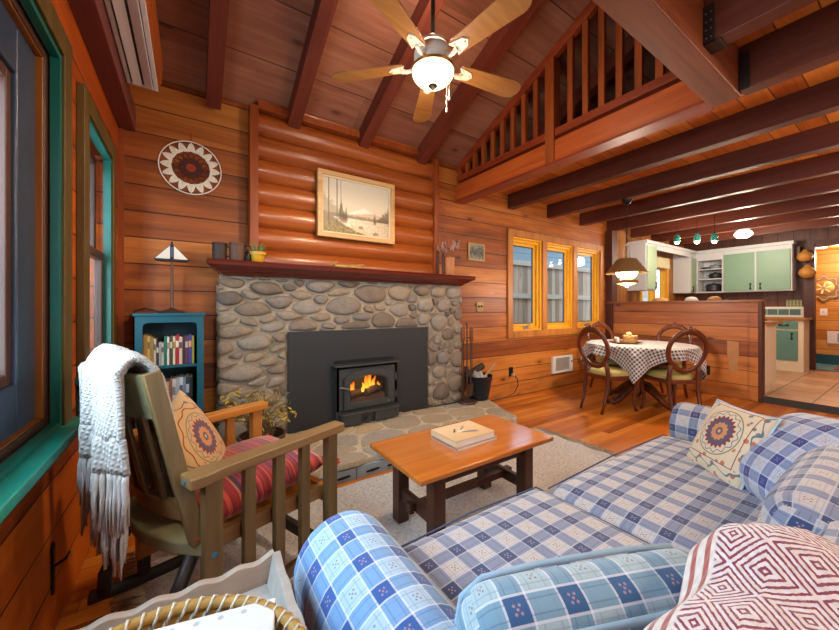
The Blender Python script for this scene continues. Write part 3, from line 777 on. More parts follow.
link('light_ring', MB().lathe([(.11, -.065), (.132, -.06), (.135, -.045), (.11, -.035), (.05, -.03)], 32), plain('amber_brass', 'a87838', .3, .7), fan, smooth='auto')
bowl = [(.131, -.06)] + [(.131 * math.cos(PI / 2 * i / 10), -.06 - .088 * math.sin(PI / 2 * i / 10)) for i in range(1, 11)]
link('light_bowl', MB().lathe([(max(r, .002), z) for r, z in bowl], 32, cap=False), lampglass('alabaster_bowl', (1, .74, .42), 1.5), fan, smooth=True)
link('finial', MB().lathe([(.002, -.172), (.012, -.168), (.020, -.158), (.028, -.150), (.026, -.142)], 16), dkmetal, fan, smooth=True)
for dx, L in ((.03, .26), (.05, .18)):
    ch = link('pull_chain', MB().tube([(dx, -.10, -.06), (dx, -.10, -.06 - L)], .0022, 6), plain('chain%d' % int(L * 100), 'b0a898', .4, .7), fan)
    link('chain_knob', MB().lathe([(.001, 0), (.007, .006), (.006, .022), (.002, .03)], 10, (dx, -.10, -.06 - L - .028)), nickel, ch, smooth=True)
fs_ = lamp('fan_light', 'SPOT', (fc[0], fc[1], 2.56), 60, WARM, .10); fs_.data.spot_size = rad(168); fs_.data.spot_blend = .35
lamp('fan_glow', 'POINT', (fc[0], fc[1], 2.90), 15, WARM, .10)  # added point above the blades, brightens roof boards and motor
lamp('fan_underglow', 'POINT', (fc[0], fc[1], 2.38), 9, WARM, .12)  # added point below the bowl, brightens the blade undersides
# ------------------------------------------------------------------ air conditioner
ac = thing('air_conditioner', 'wall mounted air conditioner with white louvres high above the left windows', 'air conditioner', (-.325, 1.2, 2.57))
prof = [(.0, .30), (.15, .30), (.172, .27), (.178, .17), (.172, .07), (.155, .02)]
b = MB(); n = len(prof)
pts = prof + [(.0, .02)]
vs = [(x, 0, z) for x, z in pts] + [(x, 1.55, z) for x, z in pts]; n = len(pts)
b.add(vs, [(i, (i + 1) % n, n + (i + 1) % n, n + i) for i in range(n)] + [tuple(range(n)), tuple(range(2 * n - 1, n - 1, -1))])
link('casing', b, wood('cedar_cover', ('7a3412', 'a4501c', 'bc6a2c'), 1, .45), ac, smooth='auto')  # casing coloured orange-brown with a grain
link('vent_frame', MB().box((.004, .01, .006), (.024, 1.54, .02)).box((.135, .01, .004), (.156, 1.54, .02)).box((.02, 1.525, .006), (.14, 1.54, .02)).box((.02, .01, .006), (.14, .025, .02)), M['white'], ac, bevel=.002)
link('coil', MB().box((.022, .02, .017), (.138, 1.53, .0195)), plain('dark_coil', '202226', .6, .2, var=.6, scale=90), ac)
for x, an in ((.055, -14), (.11, 22)):
    link('louver', MB().cbox((x, .775, .006), (.045, 1.50, .006), Matrix.Rotation(rad(an), 3, 'Y')), M['white'], ac, bevel=.001)
# ------------------------------------------------------------------ wall hangings
md = thing('crochet_mandala', 'round white and brown crochet mandala in a hoop on the plank wall', 'wall hanging', (.005, YB - .012, 2.275))
cr_w = plain('cream_yarn', 'e8dcc8', .85, var=.1, scale=90, bump=.4); cr_b = plain('brown_yarn', '4a2018', .85, var=.2, scale=90, bump=.4); cr_r = plain('rust_yarn', 'a03c18', .85, var=.2, scale=90)
circ = lambda r, n=64, y=0: [(r * math.cos(2 * PI * i / n), y, r * math.sin(2 * PI * i / n)) for i in range(n)]
link('hoop', MB().tube(circ(.200), .0045, 8, closed=True), cr_w, md, smooth=True)
mb = MB(); N = 16
for k in range(N):
    a0 = 2 * PI * k / N
    for s in range(5):
        w = .005 + .017 * s
        mb.tube([((.128 + r * .062) * math.cos(a0 + da), 0, (.128 + r * .062) * math.sin(a0 + da)) for r, da in [(t, (1 - (2 * t - 1) ** 2 * 0 - t) * 0 + (PI / N) * (2 * q - 1) * (1 - s * .19)) for q, t in [(0, 0), (.18, .45), (.35, .8 - .1 * s), (.5, 1 - .16 * s), (.65, .8 - .1 * s), (.82, .45), (1, 0)]]], .0042, 6)
mb.tube(circ(.128), .006, 6, closed=True); mb.tube(circ(.136), .005, 6, closed=True)
link('lace_border', mb, cr_w, md, smooth=True)
mb = MB()
for k in range(N):
    for s in (-1, 1):
        a0 = 2 * PI * k / N
        mb.tube([((.06 + .066 * t) * math.cos(a0 + s * t * .42), -.002 * s, (.06 + .066 * t) * math.sin(a0 + s * t * .42)) for t in [i / 6 for i in range(7)]], .0032, 6)
mb.tube([((.181 if k % 2 else .199) * math.cos(PI * k / 16), 0, (.181 if k % 2 else .199) * math.sin(PI * k / 16)) for k in range(32)], .0014, 5, closed=True).tube([(0, 0, .199), (0, .008, .27)], .0018, 5)
link('rust_web', mb, plain('dark_rust_yarn', '6a2412', .85, var=.2, scale=90), md, smooth=True)
mb = MB()
for r in (.036, .044, .052, .060, .067): mb.tube([((r + .0035 * math.cos(13 * t)) * math.cos(t), 0, (r + .0035 * math.cos(13 * t)) * math.sin(t)) for t in [2 * PI * i / 78 for i in range(78)]], .0052, 6, closed=True)
link('brown_ring', mb, cr_b, md, smooth=True)
mb = MB()
for r in (.008, .015, .023, .029): mb.tube(circ(r, 24), .0042, 6, closed=True)
link('rust_center', mb, cr_r, md, smooth=True)
def painting():
    g = G('landscape_painting'); u, v, _ = g.uv()
    nz = g.noise(g.vec(u * 3, v * 5), 1, 4); fine = g.noise(g.vec(u * 26, v * 22), 1, 4, .7)
    sky = g.ramp(v + nz * .25, [(.45, 'd6c2a2'), (.7, 'd2c6ac'), (1.0, 'c6bda8')])
    mtn = g.sm(v + (u - .60).abs() * .62 + (fine - .5) * .05, .55, .53); col = g.mix(mtn * .75, sky, 'e6ddd0')
    hill = g.sm(v + (u - .72).abs() * .25 + (fine - .5) * .09, .47, .44); col = g.mix(hill * .7, col, 'b0926e')
    tl = g.sm(v - (fine - .5) * .22 + (u - .3) * .03, .385, .35); col = g.mix(tl * .85, col, '7d6a4a')
    lf = g.sm(v - (fine - .5) * .5 + u * 1.1, .78, .62); col = g.mix(lf * .6, col, '78694c')
    rt_ = g.sm(v - (fine - .5) * .4 - (u - 1.0) * 1.25, .62, .54) ; col = g.mix(rt_ * g.sm(v, .2, .28) * g.sm(u, .72, .8) * .85, col, '5e4a34')
    lake = g.sm(v, .31, .29) * g.sm(v + (u - .36) * .8, .10, .16); col = g.mix(lake, col, g.ramp(fine * .6 + (1.0 - u) * .3, [(.2, 'a8906c'), (.6, 'e8dcc4')]))
    bank = g.sm(v + u * .36 + (fine - .5) * .1, .27, .24); col = g.mix(bank, col, g.ramp(fine, [(.35, '5c5030'), (.55, '8d7a4a'), (.7, 'b49a68')]))
    path = g.sm((v + u * .5 - .36).abs(), .05, .03) * g.sm(u, .38, .42); col = g.mix(path * .6, col, 'c8a878')
    for x0, wd in ((.085, .007), (.20, .008), (.255, .004)):
        col = g.mix(g.sm((u - x0 + (nz - .5) * .015).abs(), wd, wd * .6) * g.sm(v, .14, .2), col, '54452c')
    for x0, h0, s0 in ((.26, .66, .12), (.33, .52, .12), (.77, .50, .10), (.30, .44, .2)):
        tri = g.sm((u - x0).abs() + (v - h0) * s0 + (fine - .5) * .03, .004, -.006) * g.sm(v, .22, .28); col = g.mix(tri * .8, col, '4c4028')
    for x0, y0, r0 in ((.30, .24, .06), (.55, .15, .05), (.78, .06, .05)):
        rk = g.sm(((u - x0).pow(2.0) + (v - y0).pow(2.0) * 1.6).sqrt() + (fine - .5) * .05, r0, r0 * .6); col = g.mix(rk * .8, col, '8a5a40')
    return g.done(col, .45, normal=g.bump(fine, .15, .004))
pt = thing('framed_painting', 'landscape painting of a lake and mountain in a pale wood frame above mantel', 'painting', (1.335, YB - .10, 2.148))
pal = wood('pale_frame', ('a87c48', 'c89c64', 'dcb480'), 0, .45)
def rect(w_, h_): return [(-w_ / 2, -h_ / 2), (w_ / 2, -h_ / 2), (w_ / 2, h_ / 2), (-w_ / 2, h_ / 2)]
TW = lambda x=0, y=0, z=0: Matrix(((1, 0, 0, x), (0, 0, -1, y), (0, 1, 0, z), (0, 0, 0, 1)))
link('frame', MB().ring(rect(.785, .605), rect(.70, .52), 0, .04, TW()), pal, pt, bevel=.006)
link('liner', MB().ring(rect(.702, .522), rect(.675, .495), .004, .022, TW()), plain('cream_liner', 'd8c4a0', .6), pt)
link('backing', MB().prism(rect(.74, .56), -.016, .003, TW()), plain('frame_backing', '4a3020', .8), pt)
cv = MB(); cv.add([TW() @ Vector((x, y, .006)) for x, y in rect(.68, .50)], [(0, 1, 2, 3)], [(0, 0), (1, 0), (1, 1), (0, 1)])
link('canvas', cv, painting(), pt)
sp = thing('small_picture', 'small grey photograph in a thin gold frame beside the casement windows', 'picture', (2.965, YB - .004, 1.895))
link('frame', MB().ring(rect(.27, .215), rect(.235, .18), 0, .018, TW()), plain('gold_frame', 'b09058', .4, .4), sp, bevel=.003)
g = G('old_photo'); u, v, _ = g.uv(); f1 = g.noise(g.vec(u * 6, v * 9), 1, 5, .75); f2 = g.noise(g.vec(u * 14, v * 3), 1, 3)
ph = g.done(g.ramp(f1 * .6 + f2 * .3 + (v - .5).abs() * .35, [(.3, '22221e'), (.5, '50504a'), (.68, '9a9a90')]), .4)
cv = MB(); cv.add([TW() @ Vector((x, y, .006)) for x, y in rect(.237, .182)], [(0, 1, 2, 3)], [(0, 0), (1, 0), (1, 1), (0, 1)]); link('photo', cv, ph, sp)
# wall plates
sw = thing('light_switch', 'brass double switch plate on the plank wall above the fire tools', 'switch', (3.03, YB - .004, 1.215))
link('plate', MB().prism(rect(.115, .125), 0, .006, TW()), M['brass'], sw, bevel=.002)
for x in (-.024, .024): link('toggle', MB().cbox((x, -.010, .004), (.011, .014, .026), Matrix.Rotation(rad(20), 3, 'X')), plain('toggle_dark%d' % (x > 0), '3a3020', .4), sw, bevel=.002)
ot = thing('wall_outlet', 'black wall outlet low on the planks with a cord plugged in', 'outlet', (3.6, YB - .004, .34))
link('plate', MB().prism(rect(.075, .125), 0, .006, TW()), M['black'], ot, bevel=.002)
link('socket', MB().prism(rect(.035, .035), .006, .009, TW(0, 0, .025)).prism(rect(.035, .035), .006, .009, TW(0, 0, -.025)), plain('socket_black', '0c0c0c', .4), ot)
pc = thing('power_cord', 'dark power cord running from the black outlet along the wall to the hearth', 'cord', (0, 0, 0))
link('plug', MB().cbox((3.615, YB - .035, .30), (.026, .044, .03)), plain('plug_cream', 'c8b8a0', .5), pc, bevel=.004)
link('wire', MB().tube([(3.62, YB - .06, .295), (3.66, YB - .07, .24), (3.68, YB - .06, .16), (3.62, YB - .045, .06), (3.5, YB - .03, .02), (3.3, YB - .03, .012), (3.12, YB - .03, .012), (3.09, YB - .03, .014), (3.06, YB - .035, .08), (3.045, YB - .04, .15), (2.98, YB - .04, .148), (2.9, YB - .04, .142), (2.7, 3.0, .142), (2.4, 2.985, .142), (2.1, 3.00, .142), (1.8, 3.01, .142)], .006, 8), plain('black_cord', '1c1814', .5), pc, smooth=True)
ht = thing('wall_heater', 'white wall heater grille set low under the casement windows', 'heater', (4.735, YB - .003, .345))
link('cover', MB().ring(rect(.50, .25), rect(.36, .19), 0, .03, TW()).prism(rect(.49, .24), 0, .004, TW()), M['white'], ht, bevel=.004)
mb = MB()
for k in range(11): mb.cbox((0, -.014, -.085 + .017 * k), (.36, .012, .007), Matrix.Rotation(rad(25), 3, 'X'))
link('grille', mb, plain('grille_grey', 'b4aca0', .5), ht)
link('dial', MB().cyl((.215, -.03, .03), (.215, -.042, .03), .014), plain('dial_grey', '888480', .4), ht, bevel=.002)
lt = thing('iron_latch', 'black iron strap latch on the orange planks beneath the big window sill', 'latch', (XL + .002, 1.78, .16))
link('strap', MB().prism([(-.009, 0), (.009, 0), (.012, .12), (.016, .17), (0, .19), (-.014, .17), (-.012, .12)], 0, .006, Matrix(((0, 0, 1, 0), (1, 0, 0, 0), (0, 1, 0, 0), (0, 0, 0, 1)))), M['black'], lt, bevel=.001)
link('thumb_piece', MB().tube([(.006, .0, .10), (.03, .02, .105), (.035, .05, .11)], .005, 8), M['black'], lt, smooth=True)
# ------------------------------------------------------------------ mantel objects
ZM = 1.56
cl_ = plain('dark_clay', '3c2a26', .6, var=.25, scale=20)
for nm, x, y, h, r, lab in (('clay_mug', .185, 3.02, .135, .05, 'dark brown clay mug at the bookcase end of the mantel'), ('leather_mug', .30, 3.0, .14, .056, 'brown lidded mug between the darker mug and the yellow planter')):
    t = thing(nm, lab, 'mug', (x, y, ZM), rad(-20))
    mt_ = cl_ if nm == 'clay_mug' else plain('brown_mug', '5c3c28', .55, var=.2, scale=20)
    link('body', MB().lathe([(r * .85, 0), (r * .95, .02), (r, h * .6), (r * .96, h - .02), (r * 1.03, h - .015), (r * 1.03, h), (r * .9, h), (r * .86, h - .02), (r * .8, .02), (.002, .015)], 24), mt_, t, smooth='auto')
    link('handle', MB().tube([(r * .9, 0, h * .8), (r * 1.5, 0, h * .78), (r * 1.65, 0, h * .5), (r * 1.35, 0, h * .25), (r * .92, 0, h * .25)], .008, 8), mt_, t, smooth=True)
t = thing('small_lantern', 'small black lantern jar between the brown mug and the yellow planter', 'lantern', (.375, 2.99, ZM))
link('body', MB().lathe([(.02, 0), (.026, .01), (.026, .05), (.018, .07), (.010, .08), (.002, .085)], 16), M['black'], t, smooth='auto')
link('handle', MB().tube([(.02, 0, .07), (.026, 0, .10), (0, 0, .125), (-.026, 0, .10), (-.02, 0, .07)], .003, 6), M['black'], t)
t = thing('planter', 'yellow clay planter with a spiky green plant on the mantel', 'planter', (.445, 2.985, ZM))
link('pot', MB().lathe([(.038, 0), (.042, .004), (.052, .058), (.062, .06), (.064, .082), (.056, .084), (.05, .065), (.002, .062)], 28), plain('yellow_glaze', 'd09a18', .4, var=.08), t, smooth='auto')
mb = MB(); rr = random.Random(8)
for k in range(26):
    a, s, L = rr.uniform(0, 6.3), rr.uniform(.2, 1.0), rr.uniform(.05, .13)
    mb.tube([(.01 * math.cos(a), .01 * math.sin(a), .06), (.01 * math.cos(a) + L * .4 * s * math.cos(a), L * .4 * s * math.sin(a), .06 + L * .6), (L * s * math.cos(a), L * s * math.sin(a), .06 + L * (1.05 - .5 * s))], [.004, .0032, .0006], 5)
link('leaves', mb, plain('aloe_green', '6a8a4a', .6, var=.25), t, smooth=True)
t = tag(link('driftwood', MB().tube([(1.03, 2.99, ZM + .028), (1.12, 2.97, ZM + .016), (1.2, 2.98, ZM + .018), (1.29, 2.985, ZM + .03), (1.36, 2.97, ZM + .045)], [.008, .016, .020, .015, .006], 10).tube([(1.18, 2.98, ZM + .02), (1.26, 2.95, ZM + .014), (1.35, 2.96, ZM + .012)], [.012, .010, .005], 8).tube([(1.07, 2.98, ZM + .022), (1.06, 2.96, ZM + .035), (1.09, 2.95, ZM + .052)], [.010, .008, .004], 8), wood('driftwood_tan', ('8a6030', 'b08848', 'cca868'), 0, .7), smooth=True), 'twisted tan driftwood piece lying on the mantel under the painting', 'driftwood')
for k, (x, y, h) in enumerate(((2.24, 3.0, .275), (2.30, 2.985, .25))):
    t = thing('carved_stick', ('taller' if k == 0 else 'shorter') + ' dark carved candlestick beside the copper vase on the mantel', 'candlestick', (x, y, ZM))
    prof = [(.022, 0), (.024, .01), (.013, .02)]
    for q in range(8): prof += [(.013, .02 + q * h / 9), (.018, .02 + (q + .5) * h / 9)]
    prof += [(.012, h - .03), (.016, h - .02), (.002, h)]
    link('shaft', MB().lathe(prof, 14), M['darkz'], t, smooth=True)
    link('base', MB().lathe([(.028, 0), (.028, .008), (.02, .014), (.002, .015)], 16), plain('stick_base%d' % k, '8a4a30', .5), t, smooth='auto')
t = thing('copper_vase', 'straight copper vase of dried twigs at the window end of the mantel', 'vase', (2.385, 2.985, ZM))
link('vase', MB().lathe([(.052, 0), (.056, .006), (.058, .10), (.060, .185), (.063, .195), (.058, .196), (.052, .18), (.05, .02), (.002, .015)], 28), plain('copper_clay', 'b07040', .5, .1, var=.15, scale=25), t, smooth='auto')
mb, ms = MB(), MB(); rr = random.Random(21)
for k in range(16):
    a = rr.uniform(0, 6.3); s = rr.uniform(.04, .20); L = rr.uniform(.10, .22)
    if k < 5: a, s, L = rr.uniform(2.2, 4.2), rr.uniform(.12, .30), rr.uniform(.25, .42)
    ex, ey = s * math.cos(a), -abs(s * math.sin(a)) * .6
    pts = [(.02 * math.cos(a), .02 * math.sin(a), .12), (ex * .3, ey * .3, .20 + L * .2), (ex * .75 + rr.uniform(-.02, .02), ey * .7, .19 + L * .65), (ex, ey, .19 + L)]
    mb.tube(pts, [.0028, .0024, .0018, .001], 5)
    if k >= 5:
        for q in range(7):
            f = .45 + .55 * q / 6; p = Vector(pts[2]).lerp(Vector(pts[3]), (f - .45) / .55)
            ms.lathe([(.0005, -.010), (.008, -.004), (.008, .004), (.0005, .011)], 7, (p.x + rr.uniform(-.008, .008), p.y, p.z))
link('twigs', mb, plain('twig_brown', '7a4a30', .8), t); link('seed_heads', ms, plain('grey_catkin', '9a8078', .9, var=.2), t, smooth=True)
# ------------------------------------------------------------------ fire tools and bucket
bronze = plain('tool_bronze', '5e463a', .4, .6, var=.2)
t = thing('fireplace_tools', 'bronze fireplace tool stand with twisted handles on the hearth corner', 'tool set', (2.60, 2.93, .135))
link('base', MB().lathe([(.105, 0), (.112, .008), (.108, .02), (.08, .026), (.03, .034), (.012, .05)], 28), bronze, t, smooth='auto')
link('post', MB().cyl((0, 0, .04), (0, 0, .86), .008, n=10).lathe([(.001, .86), (.016, .872), (.018, .885), (.01, .90), (.001, .906)], 12), bronze, t, smooth='auto')
link('hanger', MB().tube([(-.075, 0, .72), (-.03, 0, .73), (.03, 0, .73), (.075, 0, .72)], .005, 8).tube([(0, -.06, .72), (0, 0, .735), (0, .06, .72)], .005, 8), bronze, t)
hw = wood('turned_handle', ('5a2e1c', '7c4630', '986048'), 2)
t['parts_note'] = ''
del t['parts_note']
for k, (dx, dy, nm) in enumerate(((-.075, 0, 'poker'), (.075, 0, 'brush'), (0, -.06, 'shovel'), (0, .06, 'tongs'))):
    q = thing(nm, {'poker': 'bronze poker with dark twisted handle hanging on the fireplace side of the tool stand', 'brush': 'hearth brush with dark twisted handle hanging on the bucket side of the stand', 'shovel': 'ash shovel with dark twisted handle hanging at the front of the tool stand', 'tongs': 'bronze tongs with twisted handle hanging behind the tool stand post'}[nm], 'fire tool', (2.60 + dx, 2.93 + dy, .13))
    link('shaft', MB().cyl((0, 0, .10), (0, 0, .70), .006, n=8), bronze, q)
    mb = MB()
    for s in range(4): mb.tube([(.012 * math.cos(PI * s / 2 + z * 38), .012 * math.sin(PI * s / 2 + z * 38), .70 + z) for z in [i * .012 for i in range(12)]], .0045, 6)
    mb.lathe([(.002, .69), (.016, .695), (.014, .705), (.006, .712)], 12).lathe([(.006, .825), (.015, .835), (.012, .85), (.001, .855)], 12)
    link('handle', mb, hw, q, smooth=True)
    if nm == 'shovel': link('pan', MB().prism([(-.04, 0), (.04, 0), (.045, .12), (.02, .15), (-.02, .15), (-.045, .12)], 0, .004, Matrix(((1, 0, 0, 0), (0, .2, -1, .0), (0, -1, 0, .22), (0, 0, 0, 1))) @ Matrix.Translation((0, .0, 0))), bronze, q)
    elif nm == 'brush': link('bristles', MB().lathe([(.012, .15), (.02, .135), (.034, .075), (.03, .07)], 14), plain('bristle_black', '15120f', .9, var=.5, scale=80), q, smooth='auto')
    else: link('tip', MB().tube([(0, 0, .11), (.004, 0, .06), (.02, 0, .045), (.028, 0, .06)], .006, 6), bronze, q)
t = thing('ash_bucket', 'dark metal bucket of kindling and newspaper beside the fireplace tools', 'bucket', (2.82, 2.985, .134))
tin = plain('dark_tin', '262c36', .35, .5, var=.25, scale=12)
link('pail', MB().lathe([(.115, 0), (.12, .004), (.165, .27), (.17, .275), (.17, .28), (.162, .278), (.115, .012), (.001, .010)], 32), tin, t, smooth='auto')
link('bail', MB().tube([(-.167 * math.cos(a), -.13 * math.sin(a) - .02, .27 - .17 * math.sin(a) * .3 + .0) for a in [PI * i / 14 for i in range(15)]], .004, 8), M['black'], t, smooth=True)
paper = plain('newsprint', 'a09e9c', .85, var=.2, scale=40)
nb = MB(); rr = random.Random(5)
nb.grid(lambda u, v: (.11 * (2 * u - 1) * (1 - .2 * (2 * v - 1) ** 2), .10 * (2 * v - 1) - .02, .245 + .065 * (1 - (2 * u - 1) ** 2) * (1 - (2 * v - 1) ** 2) + .02 * math.sin(9 * u + 5 * v) + .012 * math.sin(17 * u - 9 * v)), 20, 20)
tag(link('newspaper', nb, paper, smooth=True, loc=(2.80, 3.0, .13)), 'crumpled newspaper stuffed into the top of the dark bucket', 'newspaper')
bark = plain('dark_bark', '3c2c24', .9, var=.4, scale=25, bump=.8); cut = plain('cut_wood', 'b08a5c', .8, var=.15, scale=30)
for k, (p, q, r, lab) in enumerate((((2.70, 3.06, .40), (2.95, 3.04, .50), .042, 'stubby dark firewood log lying across the top of the bucket'), ((2.86, 2.97, .34), (3.06, 2.95, .53), .016, 'thin pale kindling stick leaning out of the bucket toward the outlet'), ((2.70, 3.04, .32), (2.74, 3.10, .50), .028, 'dark firewood stick at the fireplace side of the bucket'))):
    o = thing('kindling_stick', lab, 'firewood', (0, 0, 0)); d = Vector(q) - Vector(p)
    link('bark', MB().cyl(p, q, r, r * .95, 10), bark if k != 1 else cut, o, smooth='auto')
    link('cut_end', MB().cyl(q, Vector(q) + d.normalized() * .003, r * .9, n=10), cut, o)
t = thing('dried_flower_basket', 'dark basket of dried yellow flowers on the hearth behind the rocking chair', 'basket', (.42, 2.62, .136))
mb = MB()
for k in range(9): mb.tube([((.10 + .006 * k) * math.cos(a), (.10 + .006 * k) * math.sin(a), .012 + .02 * k) for a in [2 * PI * i / 36 for i in range(36)]], .011, 6, closed=True)
mb.lathe([(.095, 0), (.095, .01), (.001, .011)], 24)
link('bowl', mb, plain('dark_wicker', '4a2e1c', .7, var=.3, scale=40), t, smooth=True)
mb, ml = MB(), MB(); rr = random.Random(17)
for k in range(70):
    a, s, L = rr.uniform(0, 6.3), rr.uniform(.03, .24), rr.uniform(.12, .34)
    p = (s * math.cos(a), s * math.sin(a), .14 + L)
    mb.tube([(.05 * math.cos(a), .05 * math.sin(a), .10), (p[0] * .5, p[1] * .5, .14 + L * .6), p], [.003, .0022, .0012], 5)
    for q in range(5):
        c = Vector(p) + Vector((rr.uniform(-.03, .03), rr.uniform(-.03, .03), rr.uniform(-.05, .02))); d = Vector((rr.uniform(-1, 1), rr.uniform(-1, 1), rr.uniform(-.4, 1))).normalized() * .022; e = d.orthogonal().normalized() * .007
        ml.add([c - d, c + e, c + d, c - e], [(0, 1, 2, 3)])
link('stems', mb, plain('dry_stem', '6a5430', .9), t); 
g = G('dry_leaf'); link('leaves', ml, g.done(g.ramp(g.island(), [(.2, '5a4a20'), (.5, '9a8030'), (.75, 'c09a38'), (.95, '4a5a40')]), .8), t)
# ------------------------------------------------------------------ bookcase, books, lamp
BX0, BX1, BY0, BY1 = -.305, .08, 2.925, 3.17
bc = thing('bookcase', 'teal painted bookcase with books between the window and fireplace', 'bookcase', (0, 0, 0))
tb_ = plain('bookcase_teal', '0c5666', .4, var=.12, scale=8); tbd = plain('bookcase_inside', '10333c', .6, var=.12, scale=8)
for x in (BX0, BX1 - .022): link('side', MB().box((x, BY0 + .012, 0), (x + .022, BY1, 1.145)), tb_, bc, bevel=.002)
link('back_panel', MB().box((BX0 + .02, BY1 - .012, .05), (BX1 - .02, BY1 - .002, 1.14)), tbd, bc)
link('top', MB().box((BX0 - .012, BY0 - .012, 1.145), (BX1 + .012, BY1, 1.166)), tb_, bc, bevel=.003)
for z in (.06, .42, .785): link('shelf', MB().box((BX0 + .022, BY0 + .012, z), (BX1 - .022, BY1 - .012, z + .018)), tb_, bc)
fr = MB().box((BX0, BY0, 0), (BX0 + .04, BY0 + .014, 1.145)).box((BX1 - .04, BY0, 0), (BX1, BY0 + .014, 1.145)).box((BX0 + .04, BY0, 0), (BX1 - .04, BY0 + .014, .075))
ax0, ax1 = BX0 + .04, BX1 - .04
lc = [(ax0 + .035 * (1 - math.cos(PI / 2 * i / 5)), 1.07 + .03 * math.sin(PI / 2 * i / 5)) for i in range(6)]
arc = [(ax0, 1.145)] + lc + [(ax0 + ax1 - x_, z_) for x_, z_ in lc[::-1]] + [(ax1, 1.145)]
fr.prism(arc[::-1], 0, .014, TW(0, BY0 + .014, 0))
link('face_frame', fr, tb_, bc)
def book(name, label, group, x, z, wd, h, dp, col, y0=None, tilt=0, band=None):
    t = thing(name, label, 'book', (x, (BY0 + .035) if y0 is None else y0, z), 0, group)
    m = bpy.data.materials.get('cover_' + col) or plain('cover_' + col, col, .55, var=.14, scale=60)
    R_ = Matrix.Rotation(rad(tilt), 4, 'Y')
    link('cover', MB(R_).box((0, 0, 0), (.0022, dp, h)).box((wd - .0022, 0, 0), (wd, dp, h)).box((0, 0, 0), (wd, .003, h)), m, t, bevel=.0012)
    pg = bpy.data.materials.get('book_pages') or plain('book_pages', 'd8ccb0', .8, var=.1, scale=200)
    link('pages', MB(R_).box((.0022, .003, .003), (wd - .0022, dp - .004, h - .004)), pg, t)
    if band:
        mb_ = bpy.data.materials.get('cover_' + band) or plain('cover_' + band, band, .5, var=.1, scale=60)
        link('spine_band', MB(R_).box((.0015, -.0012, h * .58), (wd - .0015, .0, h * .80)), mb_, t)
    return t
ORD = 'first second third fourth fifth sixth seventh eighth ninth tenth eleventh twelfth thirteenth fourteenth fifteenth sixteenth seventeenth eighteenth nineteenth'.split()
top = [(.018, .215, 'a88040', 'mustard', '6a4a20'), (.022, .220, 'b89048', 'ochre', None), (.018, .212, 'c0984c', 'golden tan', '7a5a28'), (.020, .205, '94743c', 'olive tan', None), (.015, .190, 'c8b490', 'beige', '6a5a48'), (.016, .16, '3a3440', 'black', 'c8c0b0'), (.014, .165, '9c9890', 'grey', None), (.016, .160, 'b8b0a0', 'pale grey', '5a5450'), (.018, .205, '1e7058', 'green', None), (.015, .200, 'd8d4c4', 'white', '8a8278'), (.020, .205, '4a443c', 'charcoal', 'c8b890'), (.017, .202, 'd4c49c', 'cream', '9a7a40'), (.022, .212, 'a8242c', 'red', 'e0d0b8'), (.022, .198, 'd4b8a8', 'pink', '6a4a44'), (.015, .200, '3c2830', 'dark plum', None), (.022, .202, '5a3444', 'maroon', 'b8a0a0'), (.022, .208, '4a4090', 'violet', 'd0a060'), (.016, .200, 'b4a83c', 'yellow green', None)]
x = BX0 + .024; z = .803
for i, (wd, h, c, nm, bd) in enumerate(top):
    wd *= .93; book('book', '%s book spine, %s from the window side on the upper bookcase shelf' % (nm, ORD[i]), 'books on the upper bookcase shelf', x, z, wd - .001, h * .98, .145 + .01 * (i % 3), c, band=bd); x += wd
low = [(.022, .26, '6a5a50', 'brown', None), (.02, .245, '40464e', 'slate', 'b0a890'), (.024, .255, '8a7a60', 'khaki', None), (.018, .25, 'b08868', 'tan', '5a4030'), (.02, .24, 'c0a890', 'sand', None), (.018, .262, 'b06a48', 'terracotta', None), (.02, .255, '50342c', 'dark brown', 'c0a070'), (.018, .25, 'b09a88', 'dusty pink', None), (.016, .265, '9a5c40', 'copper', None), (.02, .262, 'd0ccc8', 'white', '7a8890'), (.02, .268, 'a8b0b8', 'silver', None), (.022, .27, 'c4ccd4', 'ice blue', '50606c'), (.016, .268, '7890a0', 'blue grey', None), (.022, .274, '2c3848', 'navy', 'a8b4c0'), (.02, .27, '20242c', 'black', None)]
x = BX0 + .024; z = .438
for i, (wd, h, c, nm, bd) in enumerate(low):
    book('book', '%s book spine, %s from the window side on the lower bookcase shelf' % (nm, ORD[i]), 'books on the lower bookcase shelf', x, z, wd - .001, h, .15 + .01 * (i % 3), c, band=bd); x += wd
sl = thing('sailboat_lamp', 'sailboat shaped stained glass lamp on slim bronze base on the teal bookcase', 'lamp', (-.11, 3.05, 1.166))
link('base', MB().lathe([(.085, 0), (.088, .006), (.07, .014), (.03, .024), (.012, .034)], 24, sy=.8), bronze, sl, smooth='auto')
link('pole', MB().cyl((0, 0, .03), (0, 0, .36), .010, .008, 10), bronze, sl, smooth='auto')
sail = plain('opal_sail_glass', 'e8e2d4', .3, var=.06)
for s, a, lab in ((-1, -.125, None), (1, .125, None)):
    link('sail', MB().prism([(s * .012, .385), (s * .098, .385), (s * .012, .48)][::s], -.004, .004, TW(0, -.012, 0)), sail, sl)
lead = MB()
for s in (-1, 1):
    for p, q in (((.012, .385), (.098, .385)), ((.098, .385), (.012, .48))): lead.tube([(s * p[0], -.012, p[1]), (s * q[0], -.012, q[1])], .004, 6)
lead.box((-.010, -.02, .375), (.010, -.004, .49)).cyl((0, -.012, .48), (0, -.012, .51), .006)
link('lead_came', lead, M['black'], sl)
link('mast_panel', MB().box((-.007, -.022, .40), (.007, -.0195, .47)), plain('mast_blue', '3a5878', .4), sl)
link('hull', MB().prism([(-.104, .383), (-.09, .366), (.09, .366), (.104, .383)], -.03, .03, TW(0, -.012, 0)), plain('hull_black', '1a1a20', .35, var=.3), sl, bevel=.003)
